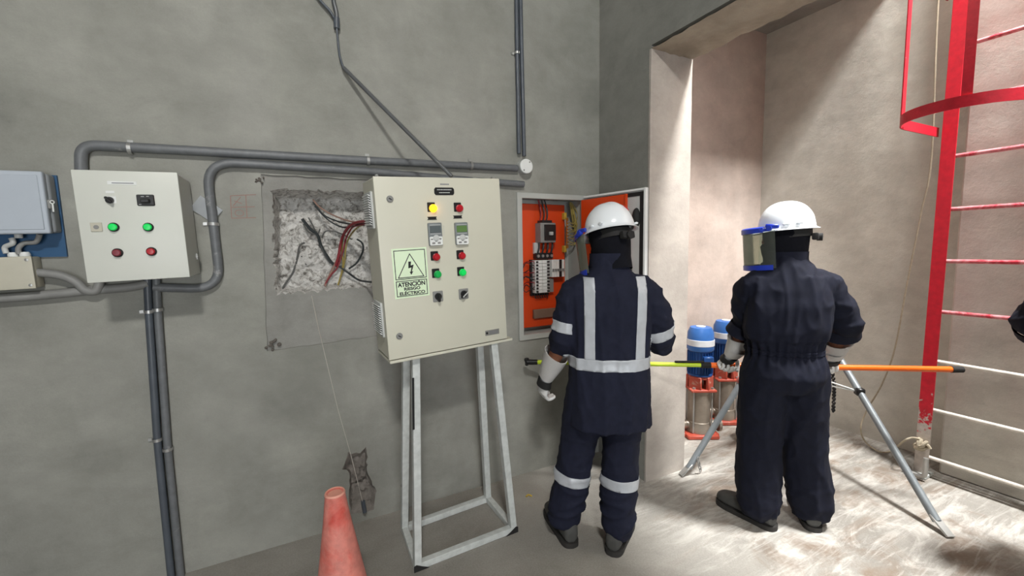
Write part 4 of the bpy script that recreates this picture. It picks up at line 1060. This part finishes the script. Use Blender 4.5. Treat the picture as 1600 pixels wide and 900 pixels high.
def make_boot(par, ankle, az_, name='boot'):
    f = V(math.sin(az_), math.cos(az_), 0); r_ = V(f.y, -f.x, 0); o = V(ankle.x, ankle.y, 0)
    P = lambda x, y, z: o + r_*x + f*y + V(0, 0, z)
    b = B(); rings = []; P0 = P; P = lambda x, y, z: P0(x*1.12, y*1.1, z*1.1)
    for y, wd, ht in ((-.088, .022, .055), (-.08, .034, .085), (-.05, .040, .105), (0, .042, .115), (.05, .044, .095), (.10, .048, .075), (.15, .049, .062), (.185, .042, .054), (.205, .026, .042)):
        ring = []
        for k in range(16):
            a = 2*math.pi*k/16; c, s_ = math.cos(a), math.sin(a)
            ring.append(P(wd*math.copysign(abs(c)**.8, c), y, .018 + ht/2 + ht/2*math.copysign(abs(s_)**.8, s_)))
        rings.append(ring)
    b.loft(rings); b.tube([P(0, -.03, .07), P(0, -.022, .17)], [.042, .042], 16)
    me = fuse(b, .008, 3)
    bt_ = place(name, me, 'boot', par, world=True)
    out = [(-.024, -.092), (-.042, -.06), (-.044, 0), (-.050, .09), (-.052, .15), (-.040, .195), (0, .214), (.040, .195), (.052, .15), (.050, .09), (.044, 0), (.042, -.06), (.024, -.092)]
    pl_ = [V(0, -.099, 0)] + [V(x, y, 0) for x, y in out[::-1]] + [V(0, -.099, 0)]
    pl_ = [V(0, -.099, 0), V(.027, -.090, 0), V(.041, -.06, 0), V(.044, 0, 0), V(.050, .09, 0), V(.052, .15, 0), V(.040, .195, 0), V(0, .214, 0), V(-.040, .195, 0), V(-.052, .15, 0), V(-.050, .09, 0), V(-.044, 0, 0), V(-.041, -.06, 0), V(-.027, -.090, 0), V(0, -.099, 0)]
    b = B(); b.prism([(p.x*1.12, p.y*1.1) for p in catmull(pl_, 3)[:-1]], o, r_, f, .026); b.obj('sole', 'sole', bt_, world=True)
    return bt_

def make_glove(par, wrist, fore, d, pn, thumb, curl, cuff_len=.15, spread=1.0, grip=None):
    """d: wrist->knuckles, pn: palm faces this way, thumb: side of the thumb"""
    d = V(d).normalized(); pn = V(pn); pn = (pn - d*pn.dot(d)).normalized(); ac = V(thumb); ac = (ac - d*ac.dot(d) - pn*ac.dot(pn)).normalized()
    K = wrist + d*.095; b = B()
    b.loft([[wrist + d*t + ac*(wd*math.cos(a)) + pn*(th*math.sin(a)) for a in [2*math.pi*k/16 for k in range(16)]] for t, wd, th in ((-.02, .031, .025), (.02, .037, .023), (.06, .046, .021), (.098, .046, .018))])
    fing = [(.034, (.044, .028, .022), .0105), (.0115, (.049, .031, .024), .011), (-.0115, (.045, .029, .023), .0105), (-.033, (.036, .023, .020), .0095)]
    for i, (x, L_, r_) in enumerate(fing):
        p = K - d*.012 + ac*x; ang = 0.0; pts = [p]; q = K + ac*x*1.05*spread; pts.append(q)
        for j, l_ in enumerate(L_):
            ang += curl[j]*(1 + .06*i); dr = d*math.cos(ang) + pn*math.sin(ang); q = q + dr*l_; pts.append(q)
        limb(b, pts, [r_*1.05, r_*1.05, r_, r_*.95, r_*.85], 10, 3)
    t0 = wrist + d*.028 + ac*.030; td = (ac*.75 + d*.65 + pn*.35).normalized()
    t1 = t0 + td*.042; td2 = (ac*.25 + d*.8 + pn*.75).normalized(); t2 = t1 + td2*.034; t3 = t2 + (d*.55 + pn*.9 - ac*.25).normalized()*.027
    limb(b, [t0, t1, t2, t3], [.0155, .014, .0125, .0105], 10, 3)
    g_ = place('glove', fuse(b, .0042, 3), 'whitefab', par, world=True)
    # long leather gauntlet flaring toward the elbow
    fd = (fore - wrist).normalized(); b = B()
    s1 = (ac - fd*ac.dot(fd)).normalized(); s2 = fd.cross(s1)
    rings = []
    for t, r_ in ((-.055, .041), (-.03, .041), (0, .041), (.05, .049), (.10, .056), (cuff_len, .064)):
        c_ = wrist + (fd*t if t > 0 else -d*(-t))
        r_ = r_*1.14; rings.append([c_ + (s1*math.cos(a)*r_*(1.05) + s2*math.sin(a)*r_*.82)*(1 + .03*math.sin(3*a+t*30)) for a in [2*math.pi*k/24 for k in range(24)]])
    inner = [[p.lerp(sum(rg, V(0, 0, 0))/24, .06) for p in rg] for rg in rings[::-1]]
    b.loft(rings + inner, cap=False)
    b.obj('cuff', 'leather', g_, world=True, ang=60)
    b = B(); rings = []
    for t, k_ in ((.016, .94), (.018, 1.0), (.056, 1.06), (.058, 1.0)):
        c_ = wrist + d*t; rings.append([c_ + ac*math.cos(a)*.047*k_ + pn*math.sin(a)*.0345*k_ for a in [2*math.pi*k/20 for k in range(20)]])
    b.loft(rings, cap=False); b.obj('strap', 'rubber', g_, world=True)
    return g_

def make_helmet(par, hf, red=False):
    """hf: head frame matrix (world), y forward"""
    T = lambda x, y, z: hf @ V(x, y, z)
    z0 = .052; bm = bmesh.new(); nph, nth = 40, 14; grid = []
    for j in range(nth+1):
        th = j/nth*math.pi/2; row = []
        for i in range(nph):
            a = 2*math.pi*i/nph; c, s_ = math.cos(a), math.sin(a)
            rr = math.cos(th)**.86
            x, y = .118*c*rr, (.128 if s_ > 0 else .132)*s_*rr; z = z0 + .135*math.sin(th)**1.0
            if abs(x) < .03 and th > .25: z += .006*(1-abs(x)/.03)**.5
            elif abs(abs(x)-.045) < .012 and th > .35: z += .003
            row.append(bm.verts.new(T(x, y, z)))
        grid.append(row)
    brim = []
    for k, (o_, dz) in enumerate(((.006, -.006), (.016, -.010), (.017, -.013), (.004, -.011), (-.004, -.006))):
        row = []
        for i in range(nph):
            a = 2*math.pi*i/nph; c, s_ = math.cos(a), math.sin(a); e = o_*(1 + (1.6*max(0, s_)**3 if o_ > 0 else 0))
            row.append(bm.verts.new(T((.118+e)*c, ((.128 if s_ > 0 else .132)+e)*s_, z0 + dz - (.010*max(0, s_)**2 if o_ > 0.01 else 0))))
        brim.append(row)
    allr = brim[::-1] + grid
    for A, Bq in zip(allr, allr[1:]):
        for i in range(nph): bm.faces.new((A[i], A[(i+1) % nph], Bq[(i+1) % nph], Bq[i]))
    bmesh.ops.remove_doubles(bm, verts=bm.verts, dist=.0008)
    k = B(); k.bm.free(); k.bm = bm
    h = k.obj('helmet', 'helmet', par, world=True, ang=50)
    # suspension band and nape ratchet
    b = B()
    b.loft([[T(.092*math.cos(a), .112*math.sin(a) - .004, z) for a in [2*math.pi*q/28 for q in range(28)]] for z in (z0-.05, z0-.045, z0-.018, z0-.012)], cap=False)
    b.obj('headband', 'rubber', h, world=True)
    b = B().box(T(0, -.128, z0-.055), (.07, .03, .035), hf.to_3x3(), .008, 2); b.cyl(T(0, -.132, z0-.058), T(0, -.156, z0-.060), .019, seg=14); b.obj('ratchet_knob', 'rubber', h, world=True)
    # visor: blue carrier, clear curved screen, chin guard, side pivots
    def arc(r0, r1, z, a0, a1, n_=28, yo=.055): return [T(r0*math.sin(t), yo + r1*math.cos(t), z) for t in [a0 + (a1-a0)*q/n_ for q in range(n_+1)]]
    def band(rows, name, m, th=.002):
        bm = bmesh.new(); g_ = [[bm.verts.new(p) for p in r_] for r_ in rows]
        for A, Bq in zip(g_, g_[1:]):
            for i in range(len(A)-1): bm.faces.new((A[i], A[i+1], Bq[i+1], Bq[i]))
        bmesh.ops.recalc_face_normals(bm, faces=bm.faces); bmesh.ops.solidify(bm, geom=bm.faces[:], thickness=th)
        q = B(); q.bm.free(); q.bm = bm; return q.obj(name, m, h, world=True, ang=50)
    A0, A1 = -1.75, 1.75
    band([arc(.136, .148, z, A0, A1) for z in (.046, .0, -.05, -.10, -.150)], 'visor_screen', 'visor', .0015)
    band([arc(.112, .10, .064, A0*.8, A1*.8), arc(.132, .146, .066, A0*.8, A1*.8), arc(.141, .153, .060, A0*.8, A1*.8), arc(.141, .153, .036, A0*.8, A1*.8)], 'visor_carrier', 'blue', .003)
    band([arc(.139, .151, -.132, A0*.95, A1*.95), arc(.139, .151, -.158, A0*.95, A1*.95), arc(.118, .125, -.164, A0*.95, A1*.95), arc(.085, .080, -.150, A0*.85, A1*.85)], 'chin_guard', 'blue', .003)
    for s_ in (-1, 1):
        b = B().box(T(s_*.131, .040, z0+.012), (.014, .060, .020), hf.to_3x3() @ Matrix.Rotation(.15, 3, 'X'), .004)
        b.cyl(T(s_*.128, .052, z0+.002), T(s_*.149, .052, z0+.002), .013, seg=14)
        b.box(T(s_*.134, .075, z0-.004), (.010, .05, .016), hf.to_3x3(), .003)
        b.obj('visor_pivot', 'blue', h, world=True)
        for y_ in (-.02, -.075): B().box(T(s_*(.117 if y_ > -.05 else .103), y_, z0+.016), (.016, .032, .010), hf.to_3x3() @ Matrix.Rotation(s_*(-y_*2.4), 3, 'Z'), .004).obj('rain_slot', 'helmet', h, world=True)
    if red:
        for x, y, r_ in ((.050, -.084, .016), (.064, -.076, .012)):
            rr2 = (x/.118)**2 + (y/.132)**2; z = z0 + .135*(1-rr2**(1/.86))**.5 + .001
            b = B(); nn = (hf.to_3x3() @ V(x/.118**2, y/.132**2, (z-z0)/.135**2)).normalized()
            b.lathe([(r_, -.004), (r_, .0025), (r_*.9, .0035), (.001, .004)], T(x, y, z), nn, 14); b.obj('red_sticker', mat('red_sticker', C(186, 34, 44), .5), h, world=True)
    return h

def make_person(label, loc, az_, style, joints, head_az, feet_, gloves, lean=0.0, red=False, seed=0.0, pitch=4.0, headx=0.0):
    t = thing('person', label, 'person', loc, (0, 0, -az_))
    mw = wmat(t); wi = mw.inverted(); L = lambda p: mw @ V(p)
    f = V(math.sin(az_), math.cos(az_), 0); r_ = V(f.y, -f.x, 0)
    sh = {-1: L((-.165, -.01+lean*.5, 1.37)), 1: L((.165, -.01+lean*.5, 1.37))}
    hip = {-1: L((-.088, -.01, .86)), 1: L((.088, -.01, .86))}
    ank = {s_: V(feet_[s_][0], feet_[s_][1], .09) for s_ in (-1, 1)}
    knee = {s_: hip[s_].lerp(ank[s_], .5) + f*.025 + V(0, 0, .03) for s_ in (-1, 1)}
    elb = {s_: V(joints[s_][0]) for s_ in (-1, 1)}; wr = {s_: V(joints[s_][1]) for s_ in (-1, 1)}
    hc = L((headx, .015+lean, 1.575)); ha = az_ + head_az
    hf = Matrix.Translation(hc) @ Matrix.Rotation(-ha, 4, 'Z') @ Matrix.Rotation(math.radians(-pitch), 4, 'X')
    H = lambda x, y, z: hf @ V(x, y, z)
    # continuous body (head, neck, trunk, limbs)
    b = B()
    b.ball(H(0, -.005, .035), (.076, .095, .098), hf.to_3x3()); b.ball(H(0, .028, -.045), (.057, .066, .075), hf.to_3x3())
    b.ball(H(0, .098, -.012), (.013, .02, .022), hf.to_3x3(), 10, 8); b.ball(H(0, .088, .012), (.010, .016, .02), hf.to_3x3(), 10, 8)
    b.ball(H(0, .082, -.058), (.024, .014, .009), hf.to_3x3(), 10, 8); b.ball(H(0, .070, -.095), (.025, .022, .018), hf.to_3x3(), 10, 8)
    b.ball(H(0, .080, .038), (.046, .012, .010), hf.to_3x3(), 12, 8)
    for s_ in (-1, 1): b.ball(H(s_*.078, -.002, -.008), (.010, .020, .032), hf.to_3x3(), 10, 8)
    limb(b, [L((0, -.005+lean*.6, 1.40)), L((0, .0+lean*.9, 1.47)), hc + V(0, 0, -.05)], [.062, .055, .055])
    b.loft([[L(p) for p in ell(z, 0, lean*max(0, (z-.9)/.6)+cy, rx, ry)] for z, cy, rx, ry in ((.80, -.01, .10, .08), (.88, -.015, .145, .105), (1.0, 0, .135, .09), (1.15, .0, .14, .095), (1.26, -.005, .150, .10), (1.35, -.01, .125, .075), (1.41, -.01, .07, .06))])
    for s_ in (-1, 1):
        limb(b, [sh[s_] - r_*(s_*.05) + V(0, 0, -.05), sh[s_].lerp(elb[s_], .5) - r_*(s_*.006), elb[s_], elb[s_].lerp(wr[s_], .45), wr[s_]], [.045, .046, .040, .038, .026])
        limb(b, [hip[s_], hip[s_].lerp(knee[s_], .5), knee[s_], knee[s_].lerp(ank[s_], .4), ank[s_]], [.088, .075, .055, .052, .038])
    place('body', fuse(b, .009, 2), 'skin', t, world=True)
    for s_ in (-1, 1):
        e = B().ball(H(s_*.031, .081, .016), .0115, None, 12, 8).obj('eye', 'eye', t, world=True)
        B().ball(H(s_*.031, .0895, .016), .0048, None, 8, 6).obj('iris', 'pupil', e, world=True)
    # knitted hood leaving the eyes free
    b = B(); bm = b.bm; nu, nv = 32, 20; g_ = []
    for j in range(nv+1):
        z = .135 - .285*j/nv; row = []
        for i in range(nu):
            a = 2*math.pi*i/nu; c, s_ = math.cos(a), math.sin(a)
            k_ = math.sqrt(max(.02, 1-((z-.02)/.13)**2)) if z > .02 else 1 - .12*min(1, (.02-z)/.10)
            rx, ry = .096*k_, .112*k_
            yo = .004 + (.012 if z < -.03 and s_ > 0 else 0)
            if z < -.09: rx, ry = rx*(1-.0*1), ry*(.96)
            row.append(bm.verts.new(H(rx*c, yo + ry*s_, z)))
        g_.append(row)
    for j in range(nv):
        z = .135 - .285*(j+.5)/nv
        for i in range(nu):
            a = 2*math.pi*(i+.5)/nu
            if math.sin(a) > .78 and -.015 < z < .045: continue
            bm.faces.new((g_[j][i], g_[j][(i+1) % nu], g_[j+1][(i+1) % nu], g_[j+1][i]))
    b.obj('hood', 'hood', t, world=True, ang=80)
    make_helmet(t, hf, red)
    # garments
    lz = lambda z: lean*max(0, (z-.9)/.55)
    m = 'navy' if style == 'jacket' else 'navy2'
    def sleeve(b, s_, roll):
        e0 = elb[s_]; w0 = wr[s_]; cuffp = e0.lerp(w0, .02 if roll else .2)
        limb(b, [sh[s_] + r_*(-s_*.035) + V(0, 0, -.028), sh[s_].lerp(e0, .35) + r_*(s_*.004), e0, cuffp], [.077, .075, .069, .066 if not roll else .074], 18)
    def legs(b, w0_, w1_, w2_, hem):
        for s_ in (-1, 1):
            an = ank[s_]; kn_ = knee[s_]
            limb(b, [hip[s_] + V(0, 0, .02), hip[s_].lerp(kn_, .45), kn_, kn_.lerp(an, .5), V(an.x, an.y, hem) - f*.012], [w0_, w0_*.97, w1_, w1_*.98, w2_], 18)
    if style == 'jacket':
        b = B()
        secs = ((.648, -.006, .205, .155), (.71, -.008, .203, .152), (.85, -.008, .198, .148), (.98, -.004, .192, .140), (1.12, -.005, .195, .135), (1.24, -.01, .200, .132), (1.32, -.014, .190, .120), (1.375, -.014, .160, .100), (1.42, -.010, .115, .088), (1.455, -.004, .090, .086), (1.51, .004, .086, .090))
        b.loft([[L(p) for p in ell(z, 0, lz(z)+cy, rx, ry, 32, 2.4, (0, 0) if z > .66 else (0, 0))] for z, cy, rx, ry in secs])
        for s_ in (-1, 1): sleeve(b, s_, False)
        me = fuse(b, .010, 5)
        inv = wi
        def fj(p):
            q = inv @ p; arm = abs(q.x) > .20
            d_ = .009*ridge(q, (9, 9, 2.2), seed) + .005*ridge(q, (14, 14, 7), seed+3)
            if arm: d_ += .010*ridge(q, (5, 5, 15), seed+6)
            if 1.0 < q.z < 1.35 and q.y < 0: d_ += .006*ridge(q, (6, 1, 1.2), seed+9)
            return d_ - .004
        folds(me, fj)
        jk = place('jacket', me.copy(), m, t, world=True)
        # reflective tape
        Lw = lambda x, y, z: L((x, y, z))
        rv, fv = r_, f
        def tp(planes, keep): place('reflective_stripe', cut(me, planes, keep), 'tape', jk, world=True)
        tor = lambda p: abs((inv @ p).x) < .225
        zb0, zb1 = .955, 1.012
        tp([(Lw(0, 0, zb1), V(0, 0, 1)), (Lw(0, 0, zb0), V(0, 0, -1))], tor)
        for s_ in (-1, 1):
            q0 = V(s_*.118+.012, 0, .985); q1 = V(s_*.118+.012 + (.012 if s_ > 0 else 0), 0, 1.42); ax_ = (mw.to_3x3() @ (q1-q0)).normalized(); nx_ = ax_.cross(fv).normalized()
            nx_ = nx_ if nx_.dot(rv)*s_ > 0 else -nx_
            c0_ = L(q0)
            tp([(c0_ + nx_*.024, nx_), (c0_ - nx_*.024, -nx_), (Lw(0, 0, 1.011), V(0, 0, -1)), (Lw(0, 0, 1.40), V(0, 0, 1))], lambda p: tor(p))
            e0, s0 = elb[s_], sh[s_]; aw = (e0-s0).normalized(); c_ = s0.lerp(e0, .84)
            tp([(c_ + aw*.026, aw), (c_ - aw*.026, -aw)], lambda p, s_=s_, e0=e0, s0=s0: (inv @ p).x*s_ > .10 and (p - s0 - (e0-s0).normalized()*((p-s0).dot((e0-s0).normalized()))).length < .12 and (inv @ p).x*s_ > .185)
        b = B()
        b.loft([[L(p) for p in ell(z, 0, cy, rx, ry, 28, 2.4)] for z, cy, rx, ry in ((.76, -.005, .13, .10), (.84, -.01, .18, .135), (.94, -.005, .17, .125), (1.0, 0, .15, .10))])
        legs(b, .112, .094, .084, .13); me2 = fuse(b, .010, 4)
        def ft(p):
            k_ = max(0.0, min(1.0, (.42-p.z)/.25))
            return .006*ridge(p, (10, 10, 3), seed+20) + (.004+.012*k_)*ridge(p, (4, 4, 15), seed+24) - .003
        folds(me2, ft)
        tro = place('trousers', me2.copy(), m, t, world=True)
        for s_ in (-1, 1):
            kn_, an = knee[s_], ank[s_]; aw = (an-kn_).normalized(); c_ = kn_ + (an-kn_)*((kn_.z-.345)/(kn_.z-an.z))
            place('reflective_stripe', cut(me2, [(c_ + aw*.027, aw), (c_ - aw*.027, -aw)], lambda p, c_=c_: (V(p.x, p.y, 0)-V(c_.x, c_.y, 0)).length < .14 and p.z < .55), 'tape', tro, world=True)
        # upright collar
        b = B(); b.loft([[L(p) for p in ell(z, 0, lz(z)+.002, rx, ry, 24, 2.2)] for z, rx, ry in ((1.45, .096, .094), (1.485, .094, .098), (1.515, .093, .100), (1.515, .086, .092), (1.45, .084, .086))], cap=False); b.obj('collar', m, jk, world=True)
    else:
        b = B()
        secs = ((.78, -.008, .155, .12), (.86, -.014, .188, .148), (.93, -.006, .183, .138), (.985, 0, .172, .124), (1.02, -.002, .180, .132), (1.10, -.008, .192, .142), (1.23, -.014, .200, .138), (1.31, -.016, .190, .124), (1.37, -.014, .172, .108), (1.42, -.010, .132, .096), (1.455, -.002, .10, .092), (1.50, .004, .086, .092))
        b.loft([[L(p) for p in ell(z, 0, lz(z)+cy, rx, ry, 32, 2.4)] for z, cy, rx, ry in secs])
        for s_ in (-1, 1): sleeve(b, s_, True)
        legs(b, .120, .112, .106, .125); me = fuse(b, .010, 4)
        inv = wi
        def fc(p):
            q = inv @ p; arm = abs(q.x) > .205 and q.z > .95
            d_ = .009*ridge(q, (10, 10, 2.0), seed) + .006*ridge(q, (13, 13, 8), seed+3)
            if abs(q.z-.99) < .10: d_ += .009*(1-abs(q.z-.99)/.10)*math.sin(math.atan2(q.y, q.x)*26)
            if arm: d_ += .011*ridge(q, (5, 5, 13), seed+6)
            if q.z < .3: d_ += .016*(.3-q.z)/.3*ridge(q, (4, 4, 17), seed+8)
            if 1.05 < q.z < 1.38 and q.y < 0: d_ += .013*ridge(q, (8, 1, 2.0), seed+9)
            return d_ - .004
        folds(me, fc)
        cv = place('coverall', me.copy(), m, t, world=True)
        place('waistband', cut(me, [(L((0, 0, .999)), V(0, 0, 1)), (L((0, 0, .975)), V(0, 0, -1))], lambda p: abs((inv @ p).x) < .20, .003), m, cv, world=True)
        b = B(); b.loft([[L(p) for p in ell(z, 0, lz(z)+.004, rx, ry, 24, 2.2)] for z, rx, ry in ((1.44, .098, .094), (1.475, .095, .097), (1.505, .095, .101), (1.505, .088, .092), (1.44, .086, .086))], cap=False); b.obj('collar', m, cv, world=True)
        for s_ in (-1, 1):   # hip pocket seam and rolled sleeve cuff
            e0, w0 = elb[s_], wr[s_]; aw = (w0-e0).normalized(); c_ = e0.lerp(w0, .22)
            sd = aw.cross(V(0, 0, 1)).normalized(); up_ = sd.cross(aw)
            b = B(); rings = []
            for t_, r0 in ((-.035, .079), (.0, .086), (.022, .092), (.020, .080), (-.03, .072)):
                rings.append([c_ + aw*t_ + (sd*math.cos(a) + up_*math.sin(a))*r0*(1+.05*math.sin(2*a+1)) for a in [2*math.pi*k/24 for k in range(24)]])
            b.loft(rings, cap=False); b.obj('rolled_cuff', m, cv, world=True, ang=60)
            q0 = L((s_*.05, -.155, .845)); q1 = L((s_*.13, -.14, .86))
    for s_ in (-1, 1): make_boot(t, ank[s_], feet_[s_][2])
    for s_ in (-1, 1):
        d, pn, th, curl = gloves[s_]
        make_glove(t, wr[s_], elb[s_], d, pn, th, curl, .16 if style == 'jacket' else .13)
    return t

# left worker: back to the camera, looking into the open panel
az1 = math.radians(31); c1 = V(1.395, 1.655, 0)
f1 = V(math.sin(az1), math.cos(az1), 0); r1 = V(f1.y, -f1.x, 0)
e1l, w1l = onY(884, 522, 1.76), onY(853, 588, 1.90)
e1r = onY(1032, 530, 1.56); w1r = c1 + r1*.12 + f1*.30 + V(0, 0, 1.08)
make_person('person in navy jacket with silver reflective stripes and white helmet, standing before the orange panel', c1, az1, 'jacket',
    {-1: (e1l, w1l), 1: (e1r, w1r)}, math.radians(-28), {-1: (1.225, 1.80, math.radians(12)), 1: (1.425, 1.615, math.radians(55))},
    {-1: ((w1l - e1l).normalized()*.7 + V(0, 0, -.5), r1*.6 + f1*.3 + V(0, 0, .1), f1, (.55, .75, .5)), 1: (f1*.4 - r1*.6, V(0, 0, -1), V(0, 0, 1), (.5, .6, .4))}, red=True, seed=2.3, pitch=13, headx=.012)
# right worker: dark coverall, holding the pole, face shield turned left
az2 = math.radians(36); c2 = V(2.30, 1.315, 0)
f2 = V(math.sin(az2), math.cos(az2), 0); r2 = V(f2.y, -f2.x, 0)
hl = along(1128); hr = along(1292)
e2l = onY(1168, 502, 1.47); e2r = onY(1318, 503, 1.16)
dl = (hl - e2l).normalized(); w2l = hl - V(dl.x, dl.y, dl.z*.4).normalized()*.10 + V(0, 0, .03)
dr = (hr - e2r).normalized(); w2r = hr - V(dr.x, dr.y, dr.z*.5).normalized()*.10 + V(0, 0, .03)
make_person('person in dark navy coverall and white helmet with face shield, holding the orange pole', c2, az2, 'coverall',
    {-1: (e2l, w2l), 1: (e2r, w2r)}, math.radians(-58), {-1: (2.235, 1.385, math.radians(-4)), 1: (2.485, 1.245, math.radians(48))},
    {-1: (hl - w2l + V(0, 0, .01), V(0, 0, -1), r2, (1.25, 1.3, .8)), 1: (hr - w2r + V(0, 0, .01), V(0, 0, -1), -r2, (1.25, 1.3, .8))}, seed=7.1, lean=.01)
# third worker, only the sleeve enters the frame at the right
e3 = onZ(1620, 503, 1.19); az3 = math.radians(70)
f3 = V(math.sin(az3), math.cos(az3), 0); r3 = V(f3.y, -f3.x, 0)
c3_ = V(e3.x, e3.y, 0) + r3*.30 + f3*.03
e3r = c3_ + r3*.27 - f3*.06 + V(0, 0, 1.12); w3l = e3 + f3*.16 + r3*.10 + V(0, 0, -.10); w3r = e3r + f3*.16 - r3*.08 + V(0, 0, -.12)
make_person('person in navy work clothes at the right edge, only a sleeve showing', c3_, az3, 'coverall',
    {-1: (e3, w3l), 1: (e3r, w3r)}, math.radians(-20), {-1: ((c3_-r3*.1).x, (c3_-r3*.1).y, az3-.2), 1: ((c3_+r3*.1).x, (c3_+r3*.1).y, az3+.2)},
    {-1: (f3 + r3*.5, V(0, 0, -1), r3, (.5, .6, .4)), 1: (f3 - r3*.5, V(0, 0, -1), -r3, (.5, .6, .4))}, seed=11.0)
